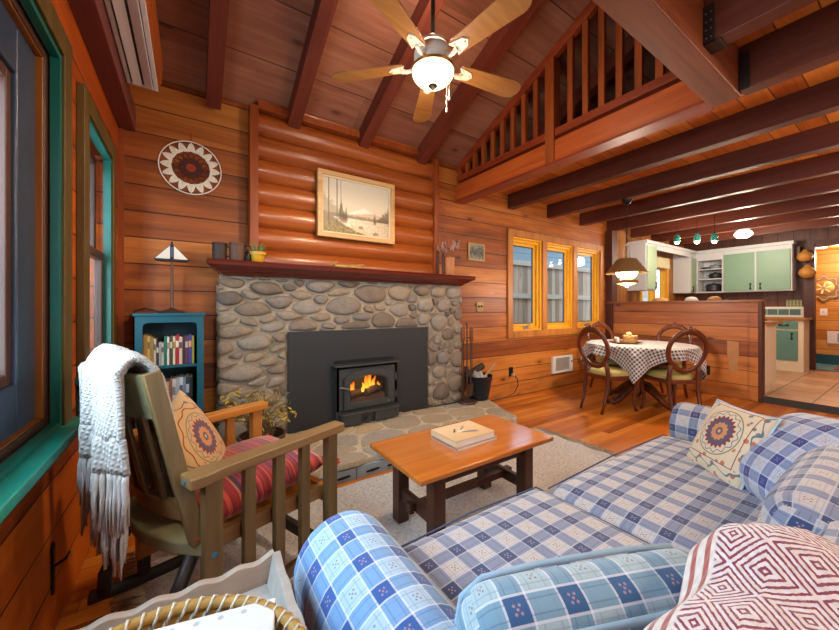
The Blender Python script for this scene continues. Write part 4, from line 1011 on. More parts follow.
t = tag(link('lamp_cord', MB().tube([(-.15, 3.1, 1.172), (-.22, 3.12, 1.18), (-.27, 3.14, 1.20), (-.30, 3.15, 1.188), (-.332, 3.158, 1.178), (-.336, 3.163, 1.10), (-.335, 3.165, .8), (-.335, 3.165, .3)], .0045, 6), plain('lamp_cord_black', '15120f', .5), smooth=True), 'thin black cord hanging down beside the bookcase from the sailboat lamp', 'cord')
# ------------------------------------------------------------------ chest
ch = thing('wooden_chest', 'low reddish brown wooden chest in front of the teal bookcase', 'chest', (-.15, 2.66, 0))
rw = wood('chest_red', ('3a160e', '58241a', '6c3022'), 0, .4)
link('body', MB().box((-.24, -.19, .09), (.22, .19, .385)), rw, ch, bevel=.004)
link('lid', MB().box((-.25, -.205, .385), (.23, .2, .41)), rw, ch, bevel=.006)
link('base_rail', MB().box((-.245, -.2, .07), (.225, .195, .095)), wood('chest_orange', ('8a4a1c', 'b06a2c', 'c4803c'), 0, .4), ch, bevel=.003)
for sx in (-1, 1):
    for sy in (-1, 1): link('foot', MB().box((-.01 + sx * .2 - .025, sy * .16 - .025, 0), (-.01 + sx * .2 + .025, sy * .16 + .025, .07)), rw, ch, bevel=.003)
# ------------------------------------------------------------------ rug
g = G('rug_pile'); P = g.tc('Object'); n1, n2 = g.noise(P, 55, 3, .7), g.noise(P, 190, 2, .7); n3 = g.noise(P, 3, 3)
rugm = g.done(g.mix(n3 * .35, g.ramp(n1 * .5 + n2 * .5, [(.35, '8e8a86'), (.5, 'd6d2ce'), (.64, 'f2f0ec')]), 'c4c0bc'), .95, normal=g.bump(n2 + n1, .9, .012), sheen=.3)
rug = thing('rug', 'thick grey and cream woven rug under the coffee table', 'rug', (1.33, 1.54, 0))
link('pile', MB().grid(lambda u, v: ((u - .5) * 2.98, (v - .5) * 1.28, .016 + .004 * math.sin(61 * u) * math.sin(37 * v)), 90, 50).box((-1.49, -.64, 0), (1.49, .64, .013)), rugm, rug, smooth='auto')
rr = random.Random(2)
for sx in (-1, 1):
    mb = MB()
    for k in range(190):
        y = -.63 + 1.26 * k / 189; L = rr.uniform(.07, .12)
        mb.tube([(sx * 1.485, y, .014), (sx * (1.485 + L * .5), y + rr.uniform(-.012, .012), .014 + rr.uniform(-.004, .012)), (sx * (1.485 + L), y + rr.uniform(-.025, .025), .006)], [.005, .0048, .003], 5)
    link('fringe', mb, bpy.data.materials.get('rug_fringe') or plain('rug_fringe', '9a8a74', .95, var=.25, scale=50), rug, smooth=True)
# ------------------------------------------------------------------ coffee table
ct = thing('coffee_table', 'rectangular wooden coffee table with honey top and dark trestle legs', 'table', (1.297, 1.488, .0205))
dkleg = wood('table_leg_dark', ('2a140e', '44261a', '5a3626'), 2, .35)
link('tabletop', MB().box((-.47, -.255, .402), (.47, .255, .431)), wood('honey_top', ('94501a', 'b86a26', 'c87e38'), 0, .16, coat=.5, bumpy=.02), ct, bevel=.009, seg=3)
for sx in (-1, 1):
    for sy in (-1, 1): link('leg', MB().box((sx * .32 - .034, sy * .165 - .034, 0), (sx * .32 + .034, sy * .165 + .034, .402)), dkleg, ct, bevel=.004)
    link('end_stretcher', MB().box((sx * .32 - .016, -.14, .13), (sx * .32 + .016, .14, .19)), dkleg, ct, bevel=.003)
    link('apron', MB().box((sx * .32 - .014, -.14, .345), (sx * .32 + .014, .14, .402)), dkleg, ct, bevel=.002)
for sy in (-1, 1): link('side_rail', MB().box((-.29, sy * .165 - .014, .335), (.29, sy * .165 + .014, .402)), dkleg, ct, bevel=.002)
link('long_stretcher', MB().box((-.345, -.018, .14), (.345, .018, .18)), dkleg, ct, bevel=.003)
for k in range(2): link('wedge', MB().box(((.345, -.345)[k] - .006 + (.0, .0)[k], -.02, .135), ((.345, -.345)[k] + .03 * (1 - 2 * k), .02, .185)), dkleg, ct)
def cover_art():
    g = G('book_cover_bird'); u, v, _ = g.uv(); nz = g.noise(g.vec(u * 7, v * 7), 1, 3)
    base = g.ramp(v + nz * .15, [(.2, 'd8b888'), (.8, 'e4c8a0')])
    def blob(x0, y0, an, L, W):
        c, s = math.cos(an), math.sin(an); a = (u - x0) * c + (v - y0) * s; b = (v - y0) * c - (u - x0) * s
        return g.sm((a / L).pow(2.0) + (b / W).pow(2.0) + (nz - .5) * .5, 1.0, .7)
    col = base
    for x0, y0, an, L, W, cc in ((.58, .36, -.25, .20, .045, '7a7078'), (.62, .30, -.5, .16, .04, '8a8088'), (.45, .50, .2, .12, .035, 'f0e8dc'), (.36, .62, .9, .10, .022, '4a4448'), (.30, .52, .4, .05, .025, '1c1a1c'), (.55, .62, .7, .13, .02, '5a5458'), (.64, .74, .3, .05, .016, '2a2830')):
        col = g.mix(blob(x0, y0, an, L, W), col, cc)
    return g.done(col, .3, coat=.3)
def flat_book(name, label, x, y, z, w_, d_, h, rz, col, art=None, page='dcd8d0'):
    t = thing(name, label, 'book', (x, y, z), rad(rz))
    m = bpy.data.materials.get('cover_' + col) or plain('cover_' + col, col, .4, var=.06, scale=40)
    link('pages', MB().box((-w_ / 2 + .004, -d_ / 2 + .003, .003), (w_ / 2 - .003, d_ / 2 - .003, h - .003)), bpy.data.materials.get('white_pages') or plain('white_pages', page, .8, var=.05, scale=300), t)
    link('cover', MB().box((-w_ / 2, -d_ / 2, 0), (w_ / 2, d_ / 2, .003)).box((-w_ / 2, -d_ / 2, h - .003), (w_ / 2, d_ / 2, h)).box((-w_ / 2, -d_ / 2, 0), (-w_ / 2 + .003, d_ / 2, h)), m, t, bevel=.001)
    if art:
        cv = MB(); cv.add([(-w_ / 2, -d_ / 2, h + .0006), (w_ / 2, -d_ / 2, h + .0006), (w_ / 2, d_ / 2, h + .0006), (-w_ / 2, d_ / 2, h + .0006)], [(0, 1, 2, 3)], [(0, 0), (1, 0), (1, 1), (0, 1)]); link('cover_art', cv, art, t)
    return t
flat_book('book', 'lower book lying flat beneath the bird book on the coffee table', 1.30, 1.49, .45, .31, .225, .018, 2, 'b08878')
flat_book('book', 'thick cream book with a bird on its cover atop the coffee table', 1.295, 1.495, .468, .29, .22, .034, 0, 'd8bc94', cover_art())
# ------------------------------------------------------------------ plaid cloth
def plaid(name, P=.105, white='d2d4da', mid='7f93b4', navy='3a5484', ox=0, oy=0, line='e4e8f0', motif='6a3a40'):
    g = G(name); u, v, _ = g.uv()
    a, b = ((u + ox) / P).frac(), ((v + oy) / P).frac()
    def band(t): return g.sm((t - .25).abs(), .26, .235)       # 0 .. .5 is the dark stripe
    def thin(t, c, w_): return g.sm((t - c).abs(), w_, w_ * .5)
    A, B = band(a), band(b)
    wv = g.noise(g.vec(u * 900, v * 60), 1, 2, .6) * .5 + g.noise(g.vec(u * 60, v * 900), 1, 2, .6) * .5
    col = g.mix((A + B) * .5, white, mid)
    col = g.mix(A * B, col, navy)
    col = g.mix(A.max(B) * (1.0 - A * B) * .55, col, mid)
    for t, other in ((a, B), (b, A)):
        for c in (.60, .90): col = g.mix(thin(t, c, .022) * .35, col, '6a80a0')
        for c in (.03, .47): col = g.mix(thin(t, c, .03) * .55, col, line)
        for c in (.14, .36): col = g.mix(thin(t, c, .018) * .35, col, navy)
    for cx, cy, mc in ((.75, .75, motif), (.25, .25, 'b08890')):
        for dx, dy in ((-.05, -.06), (.05, .06), (.05, -.06), (-.05, .06), (0, .0)):
            d = (a - cx - dx).abs() + (b - cy - dy).abs() * 1.0
            col = g.mix(g.sm(d, .038, .022) * .7, col, mc)
    col = g.mix((wv - .5).abs() * 1.2, col, '4a5468')
    return g.done(col, .9, normal=g.bump(wv, .25, .003), sheen=.25)
PL = plaid('sofa_plaid', white='b8b3b0', mid='5c6e94', navy='283e68', line='d0d0d4'); PLA = plaid('arm_plaid', .10, white='9cb8d0', mid='5288c0', navy='184e94'); PLC = plaid('cushion_plaid', .10, white='9cb4bc', mid='5a86a2', navy='20507e')  # one fabric, tints carry the light: daylight blue on near arm and cushion
PIPE = plain('sofa_piping', '3c4a66', .8, var=.2)
# ------------------------------------------------------------------ sofa
so = thing('plaid_sofa', 'blue and white plaid sofa with rolled arms facing the fireplace', 'sofa', (0, 0, 0))
link('base', MB().rbox(2.16, .80, .22, .03, 0, 8).v and MB(Matrix.Translation((1.43, .43, .185))).rbox(2.24, .86, .20, .03, 0, 8), PL, so, smooth=True, weld=True)
for sx in (.34, 2.5):
    for sy in (.08, .78): link('foot', MB().cyl((sx, sy, .0), (sx, sy, .09), .025, .03), M['darkz'], so, smooth='auto')
def arm(x, y0, y1, m, r=.135, zt=.625, nm='arm'):
    zc = zt - r; mb = MB(); hw = r * .82
    path = []   # section: outside foot, up, over the roll, inside foot
    for i in range(25):
        a = rad(-160 + 320 * i / 24) + PI / 2; path.append((r * math.cos(a), r * math.sin(a)))
    path = path[::-1]; path = [(-hw * .8, .09 - zc)] + path + [(hw * .8, .09 - zc)]
    L = [0]
    for i in range(1, len(path)): L.append(L[-1] + math.dist(path[i - 1], path[i]))
    ny = 14
    def pt(i, j):
        t = j / ny; y = y0 + (y1 - y0) * t; k = 1.0
        e = (y1 - y) / .05
        if e < 1: k = .80 + .20 * math.sqrt(max(0, 1 - (1 - e) ** 2))
        px, pz = path[i]; return (x + px * k, y, zc + (pz * k if pz > -.12 else pz))
    ys = [0, .15, .3, .45, .6, .72, .8, .87, .92, .95, .97, .985, .995, 1]
    vs, uvs, fs = [], [], []
    for j in range(len(ys)):
        for i in range(len(path)):
            y = y0 + (y1 - y0) * ys[j]; e = (y1 - y) / .05; k = 1 if e >= 1 else .80 + .20 * math.sqrt(max(0, 1 - (1 - e) ** 2))
            px, pz = path[i]; vs.append((x + px * k, y, zc + pz * (k if pz > -.12 else 1))); uvs.append((L[i], y))
    w_ = len(path)
    for j in range(len(ys) - 1):
        for i in range(w_ - 1): fs.append((j * w_ + i, j * w_ + i + 1, (j + 1) * w_ + i + 1, (j + 1) * w_ + i))
    mb.add(vs, fs, uvs)
    mb.add([vs[(len(ys) - 1) * w_ + i] for i in range(w_)], [tuple(range(w_))], [(vs[(len(ys) - 1) * w_ + i][0], vs[(len(ys) - 1) * w_ + i][2]) for i in range(w_)])
    mb.add([vs[i] for i in range(w_)], [tuple(range(w_))], [(vs[i][0], vs[i][2]) for i in range(w_)])
    a_ = link(nm, mb, m, so, smooth='auto')
    return a_
arm(.355, .02, .955, PLA); arm(2.50, .02, .885, PL)
c1 = link('seat_cushion', MB(Matrix.Translation((.855, .565, .37))).rbox(.75, .75, .17, .045, .018, 16, (0, 0)), PL, so, smooth=True, weld=True)
c2 = link('seat_cushion', MB(Matrix.Translation((1.805, .545, .37))).rbox(1.12, .72, .17, .045, .02, 16, (.95, -.02)), PL, so, smooth=True, weld=True)
for c, (x0, x1, y0, y1) in ((c1, (.49, 1.22, .2, .938)), (c2, (1.255, 2.355, .195, .902))):
    link('piping', MB().tube([(x0, y1, .44), ((x0 + x1) / 2, y1 + .012, .445), (x1, y1, .44), (x1 + .002, (y0 + y1) / 2, .444), (x1, y0, .44)], .0032, 6), PIPE, c, smooth=True)
# sofa back, rolled top
bk = MB(); sec = [(.16, .28), (.16, .52), (.165, .60), (.16, .66), (.135, .70), (.09, .715), (.04, .705), (.0, .66), (-.01, .58), (-.01, .10)]
L = [0]
for i in range(1, len(sec)): L.append(L[-1] + math.dist(sec[i - 1], sec[i]))
bk.grid(lambda u, v: (.34 + 2.18 * u, *[(lambda f: (sec[int(f)][k] * (1 - f + int(f)) + sec[min(int(f) + 1, len(sec) - 1)][k] * (f - int(f))))(v * (len(sec) - 1)) for k in (0, 1)]), 24, 36, lambda u, v: (.34 + 2.18 * u, v * 1.3))
link('back', bk, PL, so, smooth=True)
# near back cushion standing against the sofa back
cb = MB(Matrix.Translation((.625, .365, .535)) @ Matrix.Rotation(rad(-22), 4, 'Z') @ Matrix.Rotation(rad(14), 4, 'X') @ Matrix.Rotation(rad(90), 4, 'X'))
cb.rbox(.50, .36, .125, .05, .02, 16, (.3, .1))
bc1 = link('back_cushion', cb, PLC, so, smooth=True, weld=True)
for zz in (-.058, .058):
    pm = MB(cb.M); q_ = [(-.205, .165), (-.1, .176), (.1, .176), (.205, .165), (.24, .13), (.248, 0), (.24, -.13), (.205, -.165), (0, -.176), (-.205, -.165), (-.24, -.13), (-.248, 0), (-.24, .13)]
    link('piping', pm.tube([(a_, b_, zz) for a_, b_ in q_], .006, 6, closed=True), plain('cushion_piping', '8ca8bc', .85) if zz < 0 else bpy.data.materials['cushion_piping'], bc1, smooth=True)
# second back cushion
cb = MB(Matrix.Translation((1.72, .19, .545)) @ Matrix.Rotation(rad(12), 4, 'X') @ Matrix.Rotation(rad(90), 4, 'X')).rbox(1.0, .36, .17, .075, .02, 16)
link('back_cushion', cb, PL, so, smooth=True, weld=True)
# ------------------------------------------------------------------ loose pillows
def edge_cord(mb, w_, d_, pinch=.07, r=.006):
    pts = []
    for s in range(4):
        for i in range(16):
            t = 2 * i / 16 - 1; a, b = ((t, -1), (1, t), (-t, 1), (-1, -t))[s]
            pts.append((a * w_ / 2 * (1 - pinch * (1 - b * b) * abs(a) ** 3), b * d_ / 2 * (1 - pinch * (1 - a * a) * abs(b) ** 3), 0))
    return mb.tube(pts, r, 6, closed=True)
def look(loc, normal, roll=0):
    """A frame whose z axis is the normal and whose y axis leans up."""
    nz_ = Vector(normal).normalized(); up = Vector((0, 0, 1)); yy_ = (up - nz_ * up.dot(nz_)).normalized(); xx = yy_.cross(nz_)
    Mx = Matrix((xx, yy_, nz_)).transposed().to_4x4(); Mx.translation = Vector(loc); return Mx @ Matrix.Rotation(rad(roll), 4, 'Z')
t = thing('throw_pillow', 'puffy blue plaid throw pillow leaning in the far corner of the sofa', 'pillow', (0, 0, 0)); t.matrix_world = look((1.95, .28, .60), (-.34, .60, .70), 10)
PLP = plaid('pillow_plaid', .095, white='b8bcc8', mid='667cac', navy='1e3c80')
link('cover', MB().pillow(.50, .46, .26, 24, q=.5), PLP, t, smooth=True, weld=True); link('piping', edge_cord(MB(), .50, .46, r=.008), plain('blue_piping', '7c98bc', .85), t, smooth=True)
def suzani(name, ground='dccbb0', band=True, warm=0.0):
    g = G(name); u, v, _ = g.uv(); v2 = v - (.03 if band else 0); r = (u * u + v2 * v2).sqrt(); th = g.m('ARCTAN2', v2, u); n1 = g.noise(g.vec(u * 60, v * 60), 1, 3)
    pet = lambda k, ph=0: (th * float(k) + ph).cos()
    col = g.mix(n1 * .3, ground, 'c4b08c')
    # scattered flowers and stems
    vr = g.voro(g.vec(u, v), 22); vr2 = g.voro(g.vec(u + 3.1, v + 1.7), 19)
    fld = g.sm(r, .112, .118)
    col = g.mix(g.sm(vr, .26, .20) * fld * .85, col, 'b04a34'); col = g.mix(g.sm(vr2, .22, .16) * fld * .8, col, '3c4c6c')
    col = g.mix(g.sm((r - .108).abs(), .0035, .0015), col, '6a7a5a')
    col = g.mix(g.sm(((r - .093) / .006 - pet(14) * 1.0).abs(), .55, .3) * g.sm(r, .08, .085), col, '707888')
    col = g.mix(g.sm(r - pet(20) * .006, .076, .072), col, '7a1c34'); col = g.mix(g.sm(r - pet(20, 3.1) * .005, .064, .060), col, '4c4a68')
    col = g.mix(g.sm(r - pet(12) * .003, .043, .040), col, 'd08a54'); col = g.mix(g.sm(r, .020, .017), col, '545068'); col = g.mix(g.sm(r, .009, .006), col, 'd8b080')
    e = u.abs().max(v.abs())
    if band:
        sq = u.abs().max((v2).abs()); col = g.mix(g.sm((sq - .128).abs(), .0028, .001), col, '7c2c40')
        col = g.mix(g.sm((e - .178).abs(), .0028, .001), col, '4a3058')
        bd = g.sm(sq, .129, .131) * g.sm(e, .178, .176); w1 = ((u + v) * 70.0).sin() * .009
        col = g.mix(bd * g.sm((sq - .153 + w1).abs(), .004, .002), col, '4a7080')
        col = g.mix(g.sm(e, .182, .186), col, 'bcd0dc')
    else:
        col = g.mix(g.sm((r - .135 - pet(9) * .006).abs(), .004, .002), col, '8a3a20'); col = g.mix(g.sm((r - .16 + pet(9) * .008).abs(), .003, .0015), col, '4a5870')
    col = g.mix(g.noise(g.vec(u * 500, v * 500), 1, 2) * .25, col, '6a5a48')
    return g.done(col, .9, normal=g.bump(n1, .2, .003), sheen=.2)
t = thing('embroidered_pillow', 'square cream pillow embroidered with a round medallion against the sofa plaid arm', 'pillow', (0, 0, 0)); t.matrix_world = look((1.995, .515, .60), (-.66, .60, .45), 2)
link('cover', MB().pillow(.345, .345, .10, 24, q=.5), suzani('medallion_embroidery'), t, smooth=True, weld=True); link('seam', edge_cord(MB(), .345, .345, r=.004), plain('pillow_pale_blue', 'b4ccdc', .85), t, smooth=True)
# ------------------------------------------------------------------ patterned throw on the sofa back
def kilim():
    g = G('red_white_kilim'); u, v, _ = g.uv(); jx = (g.noise(g.vec(u * 160, v * 160), 1, 2) - .5) * .05
    P = .105; a, b = (u / P).frac() - .5, (v / P).frac() - .5
    d = a.abs() + b.abs() + jx
    st_ = (d * 8.0).frac(); red = g.sm((st_ - .5).abs(), .24, .17)
    knit = ((u * 210.0).sin() * (v * 210.0).sin()) * .5 + .5
    cr_, cw_ = '7a2440', 'd8d2d4'
    col = g.mix(red, cw_, cr_)
    sb = g.sm(v, .385, .39)
    ss = g.sm((((v - .385) / .04).frac() - .5).abs(), .22, .16)
    col = g.mix(sb, col, g.mix(ss, 'ddd4cc', 'a85850'))
    col = g.mix(knit * .18, col, '6a5058')
    return g.done(col, .95, normal=g.bump(knit, .5, .006), sheen=.3)
kt = MB()
tp = [(.222, .59), (.226, .67), (.217, .745), (.185, .785), (.13, .798), (.06, .79), (.0, .75), (-.03, .66), (-.035, .52)]
def kp(u, v):
    f = v * (len(tp) - 1); i = min(int(f), len(tp) - 2); t_ = f - i; y = tp[i][0] * (1 - t_) + tp[i + 1][0] * t_; z = tp[i][1] * (1 - t_) + tp[i + 1][1] * t_
    x = .25 + .60 * u + .03 * math.sin(2.3 * v)
    wob = .010 * math.sin(9 * u + 2 * v) + .008 * math.sin(19 * u - 3 * v)
    return (x, y + wob * .6, z + wob + .012 * (1 + math.sin(7 * u + 1.0)) * (1 - abs(2 * v - 1)))
kt.grid(kp, 50, 48, lambda u, v: (.60 * u, .62 - .62 * v))
th = thing('patterned_throw', 'white throw with burgundy diamond weave draped over the sofa back', 'blanket', (0, 0, 0))
o = link('cloth', kt, kilim(), th, smooth=True); sm_ = o.modifiers.new('thick', 'SOLIDIFY'); sm_.thickness = .012; sm_.offset = 1
# ------------------------------------------------------------------ rocking chair
rc = thing('rocking_chair', 'slatted wooden armchair rocker with worn olive finish beside the window', 'chair', (.16, 1.66, .021), math.atan2(.364, .931))
ow = wood('worn_olive_wood', ('5c4226', '80603a', '9c7c50'), 0, .4); owz = wood('worn_olive_upright', ('4c3c24', '6a5434', '847048'), 2, .4); hw_ = wood('honey_arm', ('94581c', 'b87428', 'c8883c'), 0, .38)  # same chair wood twice: olive, and honey with warm light painted in
hwz = wood('honey_upright', ('8a5220', 'a86c2c', 'b87c3c'), 2, .38); dk_ = wood('rocker_dark', ('1c1614', '2c2420', '3c322c'), 0, .5); greenb = wood('seat_green', ('5c5a40', '787658', '8e8c6e'), 1, .4)
ZA = .665
for s, wa, wz in ((-1, ow, owz), (1, hw_, hwz)):
    y = s * .30
    poly = [(-.305, -.045), (-.26, -.05), (-.2, -.036), (.31, -.036), (.318, -.028), (.318, .028), (.31, .036), (-.2, .036), (-.26, .042), (-.305, .038)]
    ar = link('arm', MB(Matrix.Translation((0, y, ZA - .036))).prism([(px, py * (1 if s < 0 else -1)) for px, py in (poly if s < 0 else poly[::-1])], 0, .036), wa, rc, bevel=.006)
    link('bolt_cap', MB().cyl((-.285, y + s * .0, ZA - .018), (-.309, y, ZA - .018), .008, n=10), plain('bolt_blue%d' % s, '4a88a0', .35, .5), ar)
    ps = link('rear_post', MB().box((-.255, y - .02, .165), (-.20, y + .02, ZA - .036)), wz, rc, bevel=.003)
    link('bolt', MB().cyl((-.228, y + s * .02, .39), (-.228, y + s * .026, .39), .009, n=10), bpy.data.materials['bolt_blue%d' % s], ps)
    link('front_post', MB().box((.235, y - .02, .06), (.285, y + .02, ZA - .036)), wz, rc, bevel=.003)
    for xs in (-.105, .012, .125): link('slat', MB().box((xs - .02, y - .014, .165), (xs + .02, y + .014, ZA - .036)), wz, rc, bevel=.003)
    link('lower_rail', MB().box((-.255, y - .016, .13), (.285, y + .016, .172)), wz, rc, bevel=.003)
    link('seat_rail', MB().bar((-.26, s * .262, .405), (.27, s * .262, .375), .028, .055), wa, rc, bevel=.003)
    # rocker
    link('rocker', MB().tube([(x, y, .028 + .26 * x * x + .0) for x in [-.40 + .78 * i / 14 for i in range(15)]], .018, 8, up=(0, 0, 1), ry=.028), dk_, rc, smooth=True)
    for xl in (.26, -.23): link('leg', MB().bar((xl, y, .04), (xl, y, .135), .03, .04, (1, 0, 0)), dk_, rc, bevel=.003)
    link('back_leg', MB().tube([(-.25, s * .24, .40), (-.31, s * .25, .28), (-.36, s * .27, .16), (-.36, s * .29, .065)], .022, 8), dk_, rc, smooth=True)
link('front_rail', MB().box((.235, -.28, .335), (.27, .28, .405)), hw_, rc, bevel=.004)
link('front_stretcher', MB().box((.245, -.28, .10), (.275, .28, .15)), dk_, rc, bevel=.004)
poly = [(-.19, -.30), (-.19, .30)] + [(-.245 - .10 * math.cos(rad(90) * t / 9) ** 1.0, .31 - 0.0 - .31 * (1 + (-t / 9))) if False else (-.25 - .095 * (1 - (t / 9) ** 2), .30 * t / 9) for t in range(9, -10, -1)]
link('bow_board', MB().prism(poly[::-1], .385, .425), greenb, rc, bevel=.006)
link('seat_slats', MB().box((-.2, -.25, .375), (.24, .25, .392)), hw_, rc)
BT = [(-.255, .425), (-.37, .985)]
def bpt(f, off=0): return (BT[0][0] + (BT[1][0] - BT[0][0]) * f + off, BT[0][1] + (BT[1][1] - BT[0][1]) * f)
for s in (-1, 1):
    (xa, za), (xb, zb) = bpt(0), bpt(1)
    link('back_post', MB().bar((xa, s * .268, za), (xb, s * .232, zb), .032, .045, (1, 0, 0)), owz, rc, bevel=.004)
def bow(f0, f1, yh, depth, n=12):
    mb = MB(); vs = []
    for i in range(n + 1):
        y = -yh + 2 * yh * i / n; off = -depth * (1 - (y / yh) ** 2)
        for f, o2 in ((f0, 0), (f1, 0), (f1, .024), (f0, .024)):
            x, z = bpt(f); vs.append((x + off + o2 - .01, y, z))
    fs = []
    for i in range(n):
        for k in range(4): fs.append((i * 4 + k, i * 4 + (k + 1) % 4, i * 4 + 4 + (k + 1) % 4, i * 4 + 4 + k))
    fs += [(0, 1, 2, 3), (n * 4 + 3, n * 4 + 2, n * 4 + 1, n * 4)]
    return mb.add(vs, fs)
link('crest_rail', bow(.73, .985, .225, .055), greenb, rc, bevel=.004)
link('lower_back_rail', bow(.12, .24, .25, .05), ow, rc, bevel=.004)
for y in (-.15, -.05, .05, .15):
    off = -.05 * (1 - (y / .23) ** 2); (xa, za), (xb, zb) = bpt(.2), bpt(.76)
    link('back_slat', MB().bar((xa + off, y, za), (xb + off, y, zb), .055, .012, (1, 0, 0)), owz, rc, bevel=.002)
# cushions on the chair
def local(x, y, z): 
    v = rc.matrix_basis @ Vector((x, y, z)); return v
Rc = Matrix.Translation((.16, 1.66, .021)) @ Matrix.Rotation(math.atan2(.364, .931), 4, 'Z')
g = G('red_stripe_cloth'); u, v, _ = g.uv(); wv = g.noise(g.vec(u * 400, v * 400), 1, 2)
k = g.wn((u / .008).floor() + .3)
rs = g.done(g.mix(wv * .3, g.ramp(k, [(0, '8a1c20'), (.3, 'a82c28'), (.5, 'c04a38'), (.62, '5a2038'), (.74, 'c87858'), (.86, '9a2430'), (.94, '3a2848')], True), '6a2020'), .9, normal=g.bump(wv, .2, .003), sheen=.3)
t = thing('striped_cushion', 'plump red striped seat cushion with corner tassels on the rocking chair', 'cushion', (0, 0, 0)); t.matrix_world = Rc @ Matrix.Translation((.03, 0, .468)) @ Matrix.Rotation(rad(-3), 4, 'Y')
link('cover', MB().pillow(.54, .50, .15, 24, q=.42, pinch=.05, fold=.006), rs, t, smooth=True, weld=True)
tm = plain('orange_tassel', 'b83c1c', .9, var=.25, scale=80)
for sx in (-1, 1):
    for sy in (-1, 1):
        mb = MB(); rr = random.Random(sx * 3 + sy)
        for q in range(12): 
            a = math.atan2(sy, sx) + rr.uniform(-.5, .5); L = rr.uniform(.04, .06); mb.tube([(sx * .262, sy * .242, 0), (sx * .262 + L * math.cos(a) * .5, sy * .242 + L * math.sin(a) * .5, rr.uniform(-.005, .012)), (sx * .262 + L * math.cos(a), sy * .242 + L * math.sin(a), -.012)], .004, 5)
        link('tassel', mb, tm, t, smooth=True)
t = thing('embroidered_pillow', 'tan embroidered pillow standing on the red cushion of the rocking chair', 'pillow', (0, 0, 0))
t.matrix_world = Rc @ look((-.15, .05, .635), (.66, -.60, .46), 12)
link('cover', MB().pillow(.37, .36, .12, 24, q=.5), suzani('tan_embroidery', 'd0a468', band=False), t, smooth=True, weld=True)
# white knitted throw on the chair back
g = G('white_knit'); u, v, _ = g.uv(); kn = ((u * 520.0 + v * 160.0).sin() * .5 + .5) * ((v * 430.0 - u * 130.0).sin() * .5 + .5); n1 = g.noise(g.vec(u * 130, v * 130), 1, 3)
kw = g.done(g.mix(kn * .5 + n1 * .3, '9a9692', 'c2bebb'), .95, normal=g.bump(kn + n1 * .5, .7, .006), sheen=.4)
kb = thing('knit_blanket', 'white knitted blanket with long fringe hung over the rocking chair back', 'blanket', (0, 0, 0)); kb.matrix_world = Rc
def drape(yc, yw, zb, zf, off, seed, xo=0):
    """Cross-section over the crest: down the back to zb, over the top, down the front to zf."""
    mb = MB(); ztop = 1.0 + off
    back = [(-.435 - off, zb), (-.44 - off, zb + .10), (-.44 - off, .80), (-.438 - off, .88), (-.438 - off, .94)]
    top = [(-.440 - off, .99), (-.430, ztop + .02), (-.41, ztop + .035), (-.385, ztop + .028), (-.365 + off, ztop + .0), (-.348 + off, .955)]
    front = [(-.325 + off, .86), (-.305 + off, .74), (-.28 + off, zf)]
    pts = back + top + front; n = len(pts) - 1
    def f(u, v):
        q = v * n; i = min(int(q), n - 1); t_ = q - i; x = pts[i][0] * (1 - t_) + pts[i + 1][0] * t_; z = pts[i][1] * (1 - t_) + pts[i + 1][1] * t_
        g_ = 1 + .12 * max(0, 1 - v * 2.6) ; y = yc + (u - .5) * yw * g_
        hang = max(0, 1 - v * 2.2)
        x += .016 * math.sin(u * 15 + seed) * hang + .010 * math.sin(u * 31 + seed * 2) * hang + .006 * math.sin(u * 22 + 3 * v)
        z += .010 * math.sin(u * 9 + seed) * (1 if .4 < v < .8 else .4) - .03 * (abs(2 * u - 1) ** 3) * (1 if v > .4 and v < .75 else .3)
        return (x + xo, y, z)
    mb.grid(f, 44, 60, lambda u, v: (u * yw, v * 1.1)); return mb, f
mb, f1_ = drape(-.045, .33, .70, .52, .012, 1.0)
o = link('cloth', mb, kw, kb, smooth=True); q = o.modifiers.new('thick', 'SOLIDIFY'); q.thickness = .016; q.offset = 0
mb2, f2_ = drape(-.02, .30, .58, .60, .0, 2.6, .012)
o = link('under_fold', mb2, kw, kb, smooth=True); q = o.modifiers.new('thick', 'SOLIDIFY'); q.thickness = .012; q.offset = 0
mb = MB(); rr = random.Random(4)
for f_, nn, L in ((f1_, 26, .17), (f2_, 22, .19)):
    for k in range(nn):
        p = f_((k + .5) / nn, 0); l = L * rr.uniform(.85, 1.1)
        mb.tube([p, (p[0] + rr.uniform(-.004, .004), p[1], p[2] - .02), (p[0] + rr.uniform(-.012, .008), p[1] + rr.uniform(-.006, .006), p[2] - l * .55), (p[0] + rr.uniform(-.015, .01), p[1] + rr.uniform(-.012, .012), p[2] - l)], [.007, .009, .0068, .004], 6)
        for s in (-1, 1): mb.tube([(p[0], p[1], p[2] - .02), (p[0] + s * .006, p[1] + s * .006, p[2] - l * .5), (p[0] + s * .008, p[1] + s * .010, p[2] - l * rr.uniform(.85, 1.05))], [.004, .004, .0025], 5)
link('fringe', mb, plain('white_yarn', 'b4b0ad', .95, var=.12, scale=120, bump=.5), kb, smooth=True)
